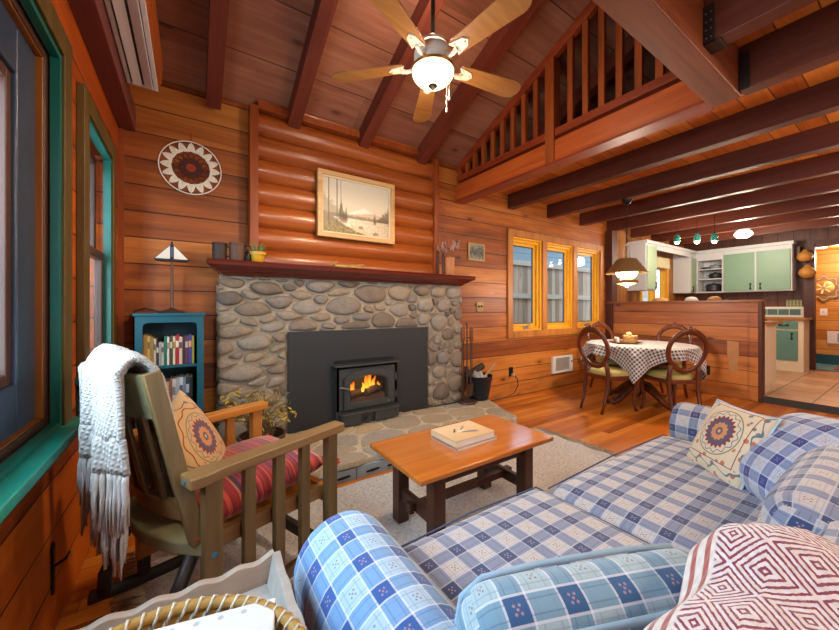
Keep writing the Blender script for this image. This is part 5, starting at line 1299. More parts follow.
# ------------------------------------------------------------------ end table, tray, basket
et = thing('end_table', 'small dark end table between the window and the sofa arm', 'table', (-.09, .53, 0))
link('top', MB().box((-.27, -.30, .525), (.27, .30, .55)), M['darkz'], et, bevel=.004)
for sx in (-1, 1):
    for sy in (-1, 1): link('leg', MB().box((sx * .24 - .02, sy * .27 - .02, 0), (sx * .24 + .02, sy * .27 + .02, .525)), M['darkz'], et, bevel=.003)
ty_ = thing('wooden_tray', 'whitewashed wooden tray with scalloped rim on the end table', 'tray', (-.095, .53, .55))
ww = wood('whitewashed_wood', ('76706a', '928c86', 'aaa49e'), 0, .6); wi = wood('tray_rim_brown', ('6a5a4c', '8a786a', 'a49488'), 0, .6)
link('bottom', MB().box((-.245, -.33, 0), (.245, .33, .012)), ww, ty_)
for k, (ax, c, half) in enumerate((('x', .33, .262), ('x', -.33, .262), ('y', .245, .345), ('y', -.245, .345))):
    s = 1 if c > 0 else -1; mb = MB(); N_ = 60
    def P_(u, v, side):
        a = (2 * u - 1) * half; h = .050 + .004 * math.cos(u * PI * 2 * 7) + .012 * (2 * abs(u - .5)) ** 6
        z = .002 + v * h; o_ = c + s * (.004 + .018 * v + side * .009)
        lim = half - .0 * (1 - v)
        return (a * (1 - .055 * (1 - v)), o_, z) if ax == 'x' else (o_, a * (1 - .055 * (1 - v)), z)
    vs, fs = [], []
    for i in range(N_ + 1):
        for v, sd in ((0, -1), (1, -1), (1, 1), (0, 1)): vs.append(P_(i / N_, v, sd))
    for i in range(N_):
        for q in range(4): fs.append((i * 4 + q, i * 4 + (q + 1) % 4, i * 4 + 4 + (q + 1) % 4, i * 4 + 4 + q))
    fs += [(0, 1, 2, 3), (N_ * 4 + 3, N_ * 4 + 2, N_ * 4 + 1, N_ * 4)]
    link('rim', mb.add(vs, fs), ww if ax == 'y' else wi, ty_, bevel=.002)
bk_ = thing('wicker_basket', 'round coiled straw basket sitting in the scalloped tray', 'basket', (-.062, .53, .5655))
mb, mw = MB(), MB()
coils = [(.175, .010), (.188, .024), (.199, .040), (.207, .057), (.211, .074), (.213, .091), (.213, .108)]
for r, z in coils: mb.tube([(r * math.cos(a), r * .98 * math.sin(a), z) for a in [2 * PI * i / 72 for i in range(72)]], .0095, 8, closed=True)
for r in (.155, .135, .115, .095, .075, .055, .035, .015): mb.tube([(r * math.cos(a), r * math.sin(a), .008) for a in [2 * PI * i / 40 for i in range(40)]], .0095, 6, closed=True)
link('coil', mb, plain('straw_coil', '94702e', .7, var=.35, scale=40), bk_, smooth=True)
for li in range(len(coils) - 1, 0, -1):
    (r0, z0), (r1, z1) = coils[li - 1], coils[li]
    for k in range(64):
        a = 2 * PI * (k + .5 * (li % 2)) / 64; pts = []
        for i in range(7):
            q = i / 6; b_ = a + .055 * q
            an = q * PI; rm = r1 + (r0 - r1) * q + .0125 * math.cos(an * 2 + 2.2); zm = z1 + (z0 - z1) * q + .0125 * math.sin(an * 1.0 + 1.2) 
            pts.append((rm * math.cos(b_), rm * .98 * math.sin(b_), zm))
        # lap over the inside and over the top of the coil
        pts = [((r1 + .011) * math.cos(a), (r1 + .011) * .98 * math.sin(a), z1), (r1 * math.cos(a + .015), r1 * .98 * math.sin(a + .015), z1 + .0115), ((r1 - .0105) * math.cos(a + .03), (r1 - .0105) * .98 * math.sin(a + .03), z1 + .001), ((r0 - .0085) * math.cos(a + .06), (r0 - .0085) * .98 * math.sin(a + .06), z0 + .004)]
        mw.tube(pts, .0026, 5)
link('weave', mw, plain('pale_straw', 'b8b2a4', .7, var=.2), bk_, smooth=True)
g = G('white_box_print'); u, v, _ = g.uv(); dots = g.sm((((u / .035).frac() - .5).pow(2.0) * .001225 + (v - .012).pow(2.0)).sqrt(), .005, .004)
nb_ = thing('white_box', 'white notebook box with small round marks along its edge in the basket', 'box', (.005, .575, .588), rad(-14))
link('body', MB().box((-.11, -.13, 0), (.10, .11, .092)), plain('box_white', 'c4c4c4', .5, var=.03), nb_, bevel=.002)
cv = MB(); cv.add([(-.108, -.128, .0926), (.098, -.128, .0926), (.098, .108, .0926), (-.108, .108, .0926)], [(0, 1, 2, 3)], [(0, .236), (.206, .236), (.206, 0), (0, 0)]); link('printed_top', cv, g.done(g.mix(dots * .6, 'c4c4c4', '7a7c80'), .5), nb_)
# ------------------------------------------------------------------ loft railing
lr = thing('loft_railing', 'reddish wooden loft railing of square balusters under the sloping roof', 'railing', (2.67, 0, 0))
zroof = lambda y: 2.89 + .45 * (YB - y) - .09
rz_ = M['redtrimz']
link('bottom_rail', MB().box((-.028, .78, 2.70), (.028, 1.84, 2.765)).box((-.028, 1.92, 2.70), (.028, YB - .02, 2.765)), M['redtrim'], lr, bevel=.003)
link('newel_post', MB().box((-.048, 1.835, 2.45), (.048, 1.925, zroof(1.9) - .0)), rz_, lr, bevel=.004)
for y in [2.87 - .137 * i for i in range(7)] + [1.70 - .132 * i for i in range(7)] + [3.0, 3.12]:
    z1 = zroof(y) - .0
    if z1 - 2.765 > .02: link('baluster', MB().box((-.019, y - .024, 2.765), (.019, y + .024, z1)), rz_, lr, bevel=.002)
# ------------------------------------------------------------------ dining table
DT = (4.78, 2.10)
wal = wood('walnut_carved', ('3a180c', '5e2c14', '7a3e1e'), 2, .32); walx = wood('walnut_rail', ('3a180c', '5e2c14', '7a3e1e'), 0, .32)
dt = thing('dining_table', 'round pedestal dining table under a checked cloth', 'table', (DT[0], DT[1], 0), rad(29))
link('tabletop', MB().lathe([(.53, .705), (.56, .71), (.565, .725), (.56, .737), (.002, .74)], 40), walx, dt, smooth='auto')
link('pedestal', MB().lathe([(.10, .16), (.105, .18), (.085, .22), (.06, .27), (.055, .32), (.075, .40), (.085, .46), (.06, .54), (.05, .60), (.07, .66), (.16, .70), (.16, .706)], 24), wal, dt, smooth=True)
for k in range(4):
    a = PI / 2 * k + PI / 4; d = Vector((math.cos(a), math.sin(a), 0))
    link('foot', MB().tube([d * .05 + Vector((0, 0, .22)), d * .16 + Vector((0, 0, .19)), d * .26 + Vector((0, 0, .12)), d * .34 + Vector((0, 0, .055)), d * .42 + Vector((0, 0, .03)), d * .46 + Vector((0, 0, .04))], [.05, .05, .044, .036, .03, .02], 10), wal, dt, smooth=True)
g = G('checked_cloth'); u, v, _ = g.uv(); P = .037
A, B = ((u / P).frac() < .5), ((v / P).frac() < .5); nz = g.noise(g.vec(u * 300, v * 300), 1, 2)
col = g.mix((A + B) * .5, 'd8d0c4', '566072'); col = g.mix(A * B, col, '1a2436')
ckm = g.done(g.mix(nz * .2, col, '80746a'), .9, normal=g.bump(nz, .2, .002), sheen=.2)
Rt, H = .568, .70
def cloth(u, v):
    a, b = (2 * u - 1) * H, (2 * v - 1) * H; r = math.hypot(a, b); th = math.atan2(b, a)
    if r <= Rt: return (a, b, .744 + .0015 * math.sin(30 * a) * math.sin(26 * b))
    e = r - Rt; k = min(1, e / .12); dx = min(e, .03) * .8 + .045 * k * math.cos(th * 9 + .6) * min(1, e / .1) + .02 * e + .018 * math.cos(th * 17) * k
    rr_ = Rt + .012 + max(dx, -.004) ; q = rr_ / r
    return (a * q, b * q, .744 - max(0, e - .012) * .98)
tc_ = tag(link('tablecloth', MB().grid(cloth, 90, 90, lambda u, v: ((2 * u - 1) * H, (2 * v - 1) * H)), ckm, smooth=True, loc=(DT[0], DT[1], 0)), 'navy and cream checked tablecloth draped over the round dining table', 'tablecloth')
tc_.rotation_euler = (0, 0, rad(203 + 45 - 4))
q = tc_.modifiers.new('thick', 'SOLIDIFY'); q.thickness = .003; q.offset = 1
tt = .7475
t = thing('serving_tray', 'round wooden serving tray on the checked tablecloth', 'tray', (4.68, 2.22, tt))
link('plate', MB().lathe([(.16, 0), (.19, .012), (.185, .016), (.16, .008), (.001, .008)], 32), walx, t, smooth='auto')
t = thing('bread_basket', 'small tan woven basket of bread rolls on the serving tray', 'basket', (4.72, 2.18, tt + .008), rad(20))
mb = MB()
for k in range(5): mb.tube([(x * (1 + .02 * k), y * (1 + .02 * k), .012 + .018 * k) for x, y in [(.085 * max(-1, min(1, 1.3 * math.cos(a))), .065 * max(-1, min(1, 1.3 * math.sin(a)))) for a in [2 * PI * i / 40 for i in range(40)]]], .009, 6, closed=True)
mb.box((-.08, -.06, 0), (.08, .06, .006)); link('weave', mb, plain('tan_weave', 'b08848', .7, var=.3, scale=60), t, smooth=True)
for k, (x, y, lab) in enumerate(((-.03, .02, 'pale bread roll on the window side of the small woven basket'), (.04, .0, 'pale bread roll on the kitchen side of the small woven basket'), (0, .015, 'pale bread roll piled topmost in the small woven basket'))):
    o = tag(link('bread_roll', MB().lathe([(.001, -.022), (.02, -.02), (.034, -.005), (.03, .014), (.016, .026), (.001, .03)], 16), plain('roll_crust%d' % k, 'd8b88c', .7, var=.15, scale=20), smooth=True), lab, 'bread')
    o.location = (4.72 + x, 2.18 + y, tt + .07 + (.045 if k == 2 else .0))
for k, (x, y, lab, c) in enumerate(((4.57, 2.26, 'white salt shaker standing outermost on the serving tray', 'd8d4cc'), (4.60, 2.30, 'grey pepper shaker behind the white salt shaker', '8a8884'))):
    t = thing('shaker', lab, 'shaker', (x, y, tt + .008))
    link('body', MB().lathe([(.019, 0), (.021, .005), (.018, .05), (.002, .052)], 16), plain('shaker_%s' % c, c, .3), t, smooth='auto'); link('cap', MB().lathe([(.019, .05), (.018, .064), (.002, .07)], 16), nickel, t, smooth='auto')
# ------------------------------------------------------------------ balloon back chairs
seatm = plain('olive_seat_fabric', 'a89a58', .85, var=.1, scale=60, bump=.2)
def loop_pts(n=44):
    out = []
    for i in range(n):
        a = 2 * PI * i / n; c, s = math.cos(a), math.sin(a)
        y = .187 * s * (1.0 + .12 * c) * (1 - .06 * math.cos(2 * a)); zz = .735 + .215 * c - (.012 * abs(s) if c < 0 else 0)
        out.append((y, zz))
    return out
def backx(z): return -.20 - .16 * max(0, (z - .45)) - .05 * max(0, z - .45) ** 2
def make_chair(label, group):
    t = thing('dining_chair', label, 'chair', (0, 0, 0), 0, group)
    L = loop_pts()
    link('back_hoop', MB().tube([(backx(z), y, z) for y, z in L], [.026 + .010 * max(0, math.cos(2 * PI * i / len(L))) ** 3 for i in range(len(L))], 10, closed=True, up=(1, 0, .2), ry=.017), wal, t, smooth=True)
    cr_ = MB(); 
    for k, (y, z, r) in enumerate(((0, .972, .026), (-.045, .968, .018), (.045, .968, .018), (-.085, .952, .016), (.085, .952, .016), (0, .995, .014))):
        cr_.lathe([(.001, -r), (r * .8, -r * .6), (r, 0), (r * .8, r * .6), (.001, r)], 10, (backx(z) , y, z), sx=.75)
    link('crest_carving', cr_, wal, t, smooth=True)
    for s in (-1, 1):
        link('back_leg', MB().tube([(backx(.56) , s * .145, .60), (-.205, s * .155, .50), (-.195, s * .158, .42), (-.205, s * .155, .28), (-.24, s * .150, .12), (-.285, s * .148, .0)], [.020, .024, .024, .020, .017, .015], 10), wal, t, smooth=True)
        link('front_leg', MB().tube([(.19, s * .185, .42), (.205, s * .20, .36), (.20, s * .195, .27), (.18, s * .18, .15), (.185, s * .185, .05), (.205, s * .20, .0)], [.030, .032, .024, .016, .015, .020], 10), wal, t, smooth=True)
    rail = [(-.20, -.17), (.10, -.235), (.19, -.21), (.225, -.12), (.235, 0), (.225, .12), (.19, .21), (.10, .235), (-.20, .17)]
    link('seat_frame', MB().prism(rail, .375, .425), walx, t, bevel=.006)
    sb = resample(chaikin([(x * .97 - .002, y * .96) for x, y in rail], 2), 40); vs = []
    for q, z in ((1, .425), (1.0, .445), (.96, .465), (.8, .480), (.45, .488), (.1, .490)): vs += [(x * q, y * q, z) for x, y in sb]
    n = len(sb); fs = [(r * n + i, r * n + (i + 1) % n, (r + 1) * n + (i + 1) % n, (r + 1) * n + i) for r in range(5) for i in range(n)] + [tuple(range(5 * n, 6 * n))]
    link('seat', MB().add(vs, fs), seatm, t, smooth=True)
    return t
GRP = 'balloon back chairs around the dining table'
c0 = make_chair('balloon back dining chair on the fireplace side of the round table', GRP)
c0.location = (4.16, 2.16, 0); c0.rotation_euler = (0, 0, rad(-13))
dup(c0, (4.54, 1.67, 0), rad(56), 'balloon back dining chair nearest the sofa, its open hoop back turned to the sofa')
dup(c0, (5.27, 2.02, 0), rad(174), 'balloon back dining chair facing the room between table and half wall')
dup(c0, (5.05, 2.57, 0), rad(245), 'balloon back dining chair tucked between the table and the casement windows')
# ------------------------------------------------------------------ pendant over the table
pl = thing('pendant_lamp', 'bronze oil lamp style pendant hanging over the round dining table', 'lamp', (4.44, 2.09, 0))
pb = plain('antique_brass', '94784e', .4, .35, var=.2)
link('ceiling_cup', MB().lathe([(.02, 2.46), (.05, 2.49), (.055, 2.53)], 20), dkmetal, pl, smooth='auto')
mb = MB()
for k in range(16):
    z = 1.99 + .030 * k; R_ = Matrix.Translation((0, 0, z)) @ Matrix.Rotation(PI / 2 * (k % 2), 4, 'Z'); mb.tube([R_ @ Vector((.007 * math.cos(a), 0, .019 * math.sin(a))) for a in [2 * PI * i / 12 for i in range(12)]], .0028, 5, closed=True)
link('chain', mb, dkmetal, pl, smooth=True)
ivory = plain('lamp_white_metal', 'c8c0b0', .35, .2)
link('frame', MB().tube([(-.075, 0, 1.80), (-.078, 0, 1.90), (-.06, 0, 1.955), (0, 0, 1.972), (.06, 0, 1.955), (.078, 0, 1.90), (.075, 0, 1.80)], .007, 8).lathe([(.004, 1.95), (.03, 1.955), (.035, 1.962), (.004, 1.99)], 14), ivory, pl, smooth=True)
link('shade', MB().lathe([(.09, 1.80), (.105, 1.795), (.218, 1.64), (.232, 1.63), (.228, 1.625), (.213, 1.635), (.10, 1.786), (.085, 1.79)], 40, cap=False), pb, pl, smooth='auto')
link('shade_top', MB().lathe([(.088, 1.795), (.05, 1.81), (.002, 1.812)], 24), pb, pl, smooth='auto')
link('glass_bowl', MB().lathe([(.09, 1.70), (.115, 1.66), (.12, 1.625), (.10, 1.585), (.065, 1.555), (.05, 1.55)], 28, cap=False), lampglass('pendant_glass', (1, .82, .5), 2.6), pl, smooth=True)
link('font', MB().lathe([(.048, 1.56), (.055, 1.55), (.115, 1.54), (.125, 1.525), (.11, 1.50), (.05, 1.478), (.025, 1.47), (.018, 1.455), (.001, 1.45)], 28), pb, pl, smooth='auto')
for s in (-1, 1): link('side_arm', MB().tube([(s * .11, 0, 1.535), (s * .165, 0, 1.55), (s * .185, 0, 1.60), (s * .175, 0, 1.66), (s * .15, 0, 1.71)], .006, 8), ivory, pl, smooth=True)
lamp('pendant_light', 'POINT', (4.44, 2.09, 1.40), 34, WARM2, .05)
# wall things on the half wall
t = thing('night_light', 'white night light plugged in a black outlet on the half wall', 'night light', (6.038, 1.79, .33))
link('outlet_plate', MB().box((-.006, -.05, -.065), (.002, .05, .065)), M['black'], t, bevel=.002)
link('light_body', MB().box((-.035, -.012, -.02), (-.006, .038, .075)), M['white'], t, bevel=.01, seg=3)
t = tag(link('wood_patch', MB().prism([(-.045, -.21), (.05, -.22), (.045, -.05), (.06, .0), (.055, .19), (-.06, .20), (-.06, .02), (-.04, -.04)], 0, .003, Matrix(((0, 0, -1, 6.04), (-1, 0, 0, 1.497), (0, 1, 0, .56), (0, 0, 0, 1)))), plain('bare_patch', 'a8784c', .7, var=.2, scale=14)), 'pale bare wood patch on the half wall planks', 'patch')
# ------------------------------------------------------------------ kitchen cabinets
sage = plain('sage_green_paint', '749880', .45, var=.05, scale=8); sagel = plain('pale_sage_paint', '94ac90', .45, var=.05, scale=8)
cab = plain('cabinet_white', 'c0c4c8', .5, var=.03); cream = plain('cream_paint', 'dcceb0', .5, var=.06, scale=10)
tealc = plain('teal_cabinet', '5c8a82', .45, var=.08, scale=8); ctop = wood('butcher_block', ('7a4a20', 'a06a34', 'b88448'), 1, .4)
def pull(mb, x, y, z, ax, vert=True):
    """A small black pull standing out of a face."""
    d = Vector((-.018, 0, 0)) if ax == 'x' else Vector((0, -.018, 0)); p = Vector((x, y, z))
    l = Vector((0, 0, .045)) if vert else (Vector((0, .05, 0)) if ax == 'x' else Vector((.05, 0, 0)))
    mb.tube([p - l, p - l + d, p + l + d, p + l], .007, 8)
    for s in (-1, 1): mb.cbox(p + l * s + d * .15, (.012 if ax == 'x' else .03, .03 if ax == 'x' else .012, .03))
    return mb
def door_part(par, lo, hi, m, ax, hx):
    d = link('door', MB().box(lo, hi), m, par, bevel=.004); link('handle', pull(MB(), *hx, ax), M['black'], d); return d
KB = YB - .004
t = thing('wall_cabinet', 'narrow wall cabinet with pale green door on the dining side of the kitchen window', 'cabinet', (0, 0, 0))
link('body', MB().box((6.76, 2.86, 1.52), (7.16, KB, 2.36)), cab, t, bevel=.003)
door_part(t, (6.785, 2.84, 1.54), (7.15, 2.86, 2.33), sagel, 'y', (7.11, 2.84, 1.62))
t = thing('wall_cabinet', 'corner wall cabinet with white end panel and narrow green door past the kitchen window', 'cabinet', (0, 0, 0))
link('body', MB().box((8.78, 2.86, 1.52), (9.06, KB, 2.36)), cab, t, bevel=.003)
door_part(t, (8.80, 2.84, 1.54), (9.05, 2.86, 2.26), sagel, 'y', (8.84, 2.84, 1.60))
t = thing('open_shelf', 'open white wall shelf unit holding dark pots in the kitchen corner', 'shelf', (0, 0, 0))
link('frame', MB().box((9.06, 2.40, 1.52), (9.395, 2.42, 2.36)).box((9.06, 2.82, 1.52), (9.395, KB, 2.36)).box((9.385, 2.42, 1.52), (9.395, 2.82, 2.36)).box((9.06, 2.42, 2.20), (9.395, 2.82, 2.36)), cab, t, bevel=.002)
for z in (1.52, 1.795, 2.0): link('shelf', MB().box((9.07, 2.42, z), (9.385, 2.82, z + .022)), cab, t, bevel=.002)
t = thing('wall_cabinet', 'wide wall cabinet with two sage green doors on the brown plank wall', 'cabinet', (0, 0, 0))
link('body', MB().box((9.06, 1.43, 1.52), (9.395, 2.398, 2.36)), cab, t, bevel=.003)
door_part(t, (9.04, 1.93, 1.54), (9.06, 2.385, 2.28), sage, 'x', (9.04, 1.985, 1.62)); door_part(t, (9.04, 1.45, 1.54), (9.06, 1.90, 2.28), sage, 'x', (9.04, 1.845, 1.62))
em_ = thing('cabinet_crown', 'white crown board running along the tops of the kitchen wall cabinets', 'trim board', (0, 0, 0))
link('board', MB().box((6.74, 2.83, 2.362), (9.04, KB, 2.42)).box((9.04, 1.41, 2.362), (9.395, KB, 2.42)).box((7.162, 2.845, 2.27), (8.778, 2.865, 2.362)), cab, em_, bevel=.003)
t = thing('cafe_valance', 'cream gathered valance at the top of the kitchen window', 'curtain', (7.88, YB - .05, 2.10))
link('fabric', MB().grid(lambda u, v: ((u - .5) * 1.1, -.02 * math.sin(u * 70) * (.4 + .6 * v) - .01, .14 - .22 * v + .006 * math.sin(u * 70)), 140, 8), plain('valance_cream', 'c8c09c', .9, var=.15, scale=50), t, smooth=True).modifiers.new('thick', 'SOLIDIFY').thickness = .004
link('rod', MB().cyl((-.57, 0, .13), (.57, 0, .13), .008), M['brass'], t, smooth='auto')
# pots on the open shelf
pot = plain('pot_black', '2c2c2e', .4, .3)
def potf(nm, lab, y, z, r, h, lid=True, m=pot, x=9.22):
    t = thing(nm, lab, 'pot', (x, y, z), 0, 'pots on the open kitchen shelf')
    link('body', MB().lathe([(r * .85, 0), (r, .02), (r, h), (r * 1.04, h), (r * .95, h - .004), (r * .9, .01), (.002, .008)], 24), m, t, smooth='auto')
    if lid: link('lid', MB().lathe([(r * 1.02, h + .001), (r * .8, h + .025), (.02, h + .034), (.016, h + .05), (.002, h + .052)], 24), m, t, smooth='auto')
    for s in (-1, 1): link('handle', MB().tube([(0, s * r * .98, h * .75), (0, s * (r + .035), h * .78), (0.02, s * (r + .035), h * .78), (.03, s * r * .95, h * .75)], .007, 6), m, t, smooth=True)
potf('stock_pot', 'big black lidded pot on the bottom of the open kitchen shelf', 2.60, 1.543, .125, .14)
potf('saucepan', 'black lidded pot on the middle level of the open kitchen shelf', 2.57, 1.818, .105, .09)
potf('glass_dish', 'grey glass dish on the top level of the open kitchen shelf', 2.57, 2.023, .10, .06, True, plain('grey_glass_dish', '80868a', .2))
potf('small_pan', 'small dark pan beside the glass dish on the top kitchen shelf', 2.74, 2.023, .035, .05, False)
# base units
t = thing('peninsula_counter', 'cream kitchen counter with wood top standing behind the half wall', 'counter', (0, 0, 0))
link('body', MB().box((6.175, 1.212, .19), (6.72, 3.17, .985)).box((6.175, 1.24, .08), (6.66, 3.17, .19)), cream, t, bevel=.003)
link('worktop', MB().box((6.175, 1.16, .985), (6.80, 3.17, 1.02)), ctop, t, bevel=.004)
t = thing('base_cabinet', 'cream base cabinet with teal drawer and door beside the hall doorway', 'cabinet', (0, 0, 0))
link('body', MB().box((8.85, 1.26, .08), (9.395, 1.72, .985)), cream, t, bevel=.003)
d = link('drawer', MB().box((8.83, 1.33, .83), (8.85, 1.69, .955)), tealc, t, bevel=.003); link('handle', pull(MB(), 8.83, 1.50, .895, 'x', False), M['black'], d)
door_part(t, (8.83, 1.33, .27), (8.85, 1.69, .80), tealc, 'x', (8.83, 1.40, .70))
link('toe_board', MB().box((8.84, 1.262, .08), (8.85, 1.70, .235)), cream, t)
link('worktop', MB().box((8.80, 1.22, .985), (9.395, 2.5, 1.022)), ctop, t, bevel=.004)
t = thing('base_counter', 'white base units along the window wall behind the peninsula', 'counter', (0, 0, 0))
link('body', MB().box((6.83, 2.58, .08), (9.39, 3.17, .985)), cab, t, bevel=.003); link('worktop', MB().box((6.83, 2.55, .985), (9.39, 3.17, 1.02)), ctop, t, bevel=.003)
g = G('tile_panel'); x, y, z = g.obj(); 
t = thing('tile_backsplash', 'dark teal tile backsplash framed in small white tiles above the wood worktop', 'backsplash', (9.385, 0, 1.024))
link('tile_panel', MB().box((0, 1.30, .0), (.014, 2.0, .20)), plain('white_tile', 'd8d4c4', .3), t)
for k in range(4): link('teal_tile', MB().box((-.004, 1.375 + .15 * k, .045), (.001, 1.515 + .15 * k, .155)), plain('teal_tile', '4c7470', .3, var=.15, scale=6) if k == 0 else bpy.data.materials['teal_tile'], t, bevel=.002)
for z0 in (.163, .005):
    mb = MB()
    for k in range(22): mb.box((-.003, 1.30 + .032 * k, z0), (.0, 1.326 + .032 * k, z0 + .031))
    link('border_tiles', mb, bpy.data.materials.get('border_tile') or plain('border_tile', 'e6e2d6', .3), t)
t = thing('trivet', 'pale green lattice trivet standing on top of the teal tile backsplash', 'trivet', (9.394, 1.46, 1.2245))
mb = MB()
for k in range(5): mb.box((-.008, -.10 + .045 * k, 0), (.002, -.08 + .045 * k, .13)).box((-.010, -.10, .005 + .028 * k), (.0, .10, .018 + .028 * k)) if k < 5 else None
link('lattice', mb, plain('lattice_green', 'a0a878', .6), t, bevel=.001)
# things standing on the worktop behind the half wall
for k, (x, y, nm, lab, c, r) in enumerate(((6.42, 2.50, 'straw_bowl', 'tan upturned straw bowl showing over the half wall nearest the kitchen window', 'b88c50', .12), (6.42, 2.08, 'white_bowl', 'white bowl showing over the half wall in the middle', 'c8c4bc', .09), (6.42, 1.80, 'wooden_bowl', 'brown wooden bowl showing over the half wall nearest its free end', '9a6c3c', .09))):
    t = thing(nm, lab, 'bowl', (x, y, 1.0225))
    link('stand', MB().lathe([(.06, 0), (.06, .02), (.03, .05), (.03, .22), (.05, .26)], 16), plain('stand_%d' % k, '6a4020', .5), t, smooth='auto')
    link('bowl', MB().lathe([(r, .26), (r * .95, .30), (r * .7, .335), (r * .3, .35), (.002, .352)], 24), plain('bowl_%s' % c, c, .6, var=.2, scale=30), t, smooth='auto')
# hanging gourds
gm = plain('gourd_tan', 'b88038', .55, var=.25, scale=14)
for k, (y, z, r, lab) in enumerate(((1.30, 2.13, .105, 'upper round tan gourd hanging beside the wide green cabinet'), (1.27, 1.84, .115, 'lower round tan gourd hanging beneath the other gourd'))):
    t = thing('hanging_gourd', lab, 'gourd', (9.22, y, z), 0, None)
    link('body', MB().lathe([(.002, -r * .9), (r * .6, -r * .78), (r * .96, -r * .3), (r, .0), (r * .85, r * .45), (r * .45, r * .8), (r * .30, r * .98), (r * .24, r * 1.12), (.012, r * 1.22)], 24), gm, t, smooth=True)
    link('cord', MB().tube([(0, 0, r * 1.2), (.0, .03, r * 1.7), (0.0, .115 + (y - 1.27) * -.5, r * 2.4)], .004, 6), plain('gourd_cord%d' % k, '4a3018', .8), t)
t = thing('wall_hook_rack', 'dark wooden board with hooks behind the hanging gourds', 'rack', (9.36, 1.375, 2.2))
link('board', MB().box((-.16, -.02, -.10), (.03, .045, .12)), M['darkz'], t, bevel=.003)
# hall beyond the doorway
t = thing('wall_clock', 'scalloped brown wall clock with brass face on the pale hall planks', 'clock', (10.597, 1.235, 1.60))
sc_ = [((.235 + .028 * math.cos(8 * a)) * math.cos(a), (.26 + .03 * math.cos(8 * a)) * math.sin(a)) for a in [2 * PI * i / 96 for i in range(96)]]
TX = Matrix(((0, 0, -1, 0), (-1, 0, 0, 0), (0, 1, 0, 0), (0, 0, 0, 1)))
link('case', MB().prism(sc_, 0, .03, TX), plain('clock_case', '8a6844', .5, var=.1), t, bevel=.006)
link('inner_rim', MB().ring([(x * .88, y * .88) for x, y in sc_], [(x * .80, y * .80) for x, y in sc_], .03, .04, TX), plain('clock_rim', 'b8976c', .5), t, bevel=.003)
link('face', MB().lathe([(.14, .03), (.145, .04), (.135, .045), (.001, .046)], 40).v and MB(TX).lathe([(.14, .03), (.145, .04), (.135, .045), (.001, .046)], 40), plain('clock_brass', 'c8a050', .3, .7), t, smooth='auto')
mb = MB()
for k in range(6):
    a = 2 * PI * k / 6 + .3; mb.prism([(.03 * math.cos(a - .3), .03 * math.sin(a - .3)), (.115 * math.cos(a - .12), .115 * math.sin(a - .12)), (.115 * math.cos(a + .12), .115 * math.sin(a + .12)), (.03 * math.cos(a + .3), .03 * math.sin(a + .3))], .046, .05, TX)
link('rays', mb, plain('clock_ivory', 'e8dcb8', .4), t)
t = thing('wall_switch', 'white switch plate on the hall planks below the scalloped clock', 'switch', (10.598, 1.24, 1.12))
link('plate', MB().box((-.008, -.05, -.07), (0, .05, .07)), M['white'], t, bevel=.002); link('rocker', MB().box((-.014, -.012, -.022), (-.008, .012, .022)), cream, t)
t = thing('wall_heater', 'white wall heater low on the hall planks beneath the white switch', 'heater', (10.598, 1.0, .62))
link('cover', MB().box((-.03, -.25, -.12), (0, .19, .12)), M['white'], t, bevel=.004)
link('grille', MB().box((-.033, -.23, -.085), (-.03, .06, .085)), plain('heater_mesh', 'a09a92', .5), t)
t = tag(link('hall_rug', MB().box((9.75, -.6, .0805), (10.55, 1.02, .092)), plain('red_hall_rug', 'b84c30', .95, var=.2, scale=40)), 'red rug on the blue hall floor beyond the doorway', 'rug')
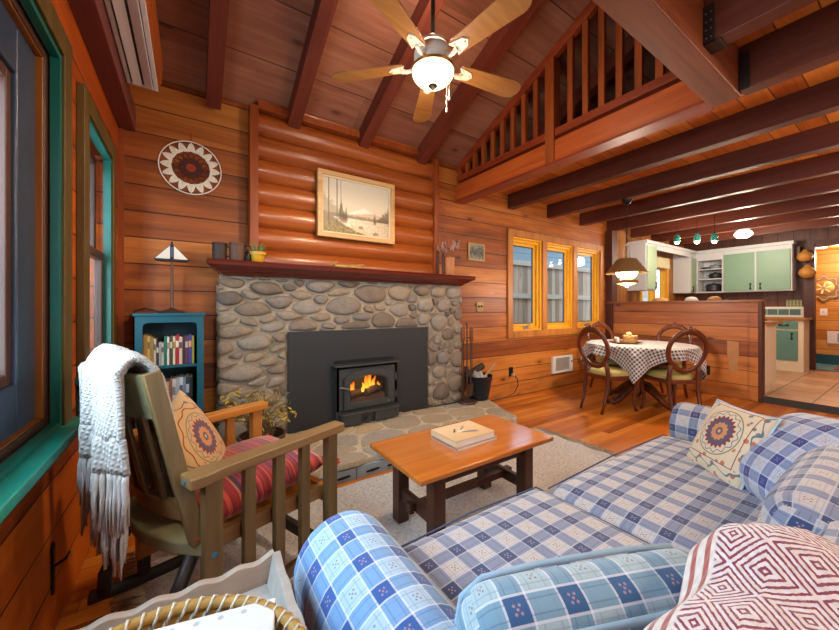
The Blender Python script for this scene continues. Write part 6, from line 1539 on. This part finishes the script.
# kitchen lights
gg = G('green_insulator'); b_ = None
gmat = gg.done('0e6a5a', .12, emit=(.03, .5, .36), estr=.06, spec=.7)
LB = lampglass('bright_bulb', (1, .93, .78), 9.0)
for k, (x, y, z, lab) in enumerate(((6.6, 2.33, 2.32, 'green glass insulator pendant nearest the casement windows'), (6.6, 2.065, 2.29, 'green glass insulator pendant in the middle of its row of three'), (6.6, 1.85, 2.26, 'green glass insulator pendant nearest the globe ceiling light'))):
    t = thing('insulator_pendant', lab, 'lamp', (x, y, z), 0, 'green insulator pendants over the peninsula')
    link('cord', MB().cyl((0, 0, .075), (0, 0, 2.715 - z), .004, n=6), M['black'], t)
    link('glass', MB().lathe([(.042, -.045), (.046, -.035), (.04, .0), (.044, .01), (.034, .03), (.038, .05), (.024, .07), (.008, .078)], 20), gmat, t, smooth='auto')
    link('bulb', MB().lathe([(.02, -.04), (.03, -.055), (.024, -.075), (.002, -.084)], 16), LB, t, smooth=True)
    lamp('insulator_light', 'POINT', (x, y, z - .13), 7, WARM2, .03)
t = thing('globe_light', 'glowing white globe ceiling light under a kitchen beam', 'ceiling light', (7.8, 1.80, 2.46))
link('globe', MB().lathe([(.001, -.075), (.07, -.065), (.115, -.03), (.12, 0), (.10, .035), (.07, .05)], 28), lampglass('globe_glass', (1, .9, .75), 4.5), t, smooth=True)
link('collar', MB().lathe([(.075, .048), (.08, .069)], 24), M['white'], t, smooth='auto')
lamp('globe_lamp', 'POINT', (7.8, 1.80, 2.30), 38, WARM2, .1)
t = thing('recessed_light', 'small recessed ceiling light in the hall beyond the doorway', 'ceiling light', (9.95, 1.19, 2.345))
link('lens', MB().lathe([(.001, -.012), (.06, -.010), (.075, .0), (.075, .005)], 24), lampglass('recessed_lens', (1, .9, .75), 6), t, smooth=True)
lamp('hall_light', 'POINT', (9.95, .9, 2.15), 30, WARM2, .1)
# ------------------------------------------------------------------ added fill globes behind the camera, and window daylight
for k, (x, y) in enumerate(((1.2, -1.6), (3.6, -1.2), (5.2, -.6))):
    t = thing('globe_light', ['white globe ceiling light over the room behind the sofa, window side', 'white globe ceiling light behind the sofa, middle of the room', 'white globe ceiling light near the kitchen step'][k], 'ceiling light', (x, y, 2.66))
    link('globe', MB().lathe([(.001, -.075), (.07, -.065), (.115, -.03), (.12, 0), (.10, .035), (.07, .05)], 28), bpy.data.materials['globe_glass'], t, smooth=True)
    link('collar', MB().lathe([(.075, .048), (.08, .06)], 24), M['white'], t, smooth='auto')
    lamp('ceiling_globe', 'POINT', (x, y, 2.45), (60, 60, 55)[k], WARM2, .12)
lamp('daylight_rear', 'AREA', (2.7, -3.25, 1.6), 330, COOL, 3.8, (rad(-90), 0, 0), 1.6)
lamp('daylight_left', 'AREA', (XL - .45, 1.0, 1.5), 95, COOL, 1.7, (0, rad(-90), 0), 1.6)
lamp('daylight_left_far', 'AREA', (XL - .35, 2.5, 1.5), 14, COOL, .6, (0, rad(-90), 0), 1.2)
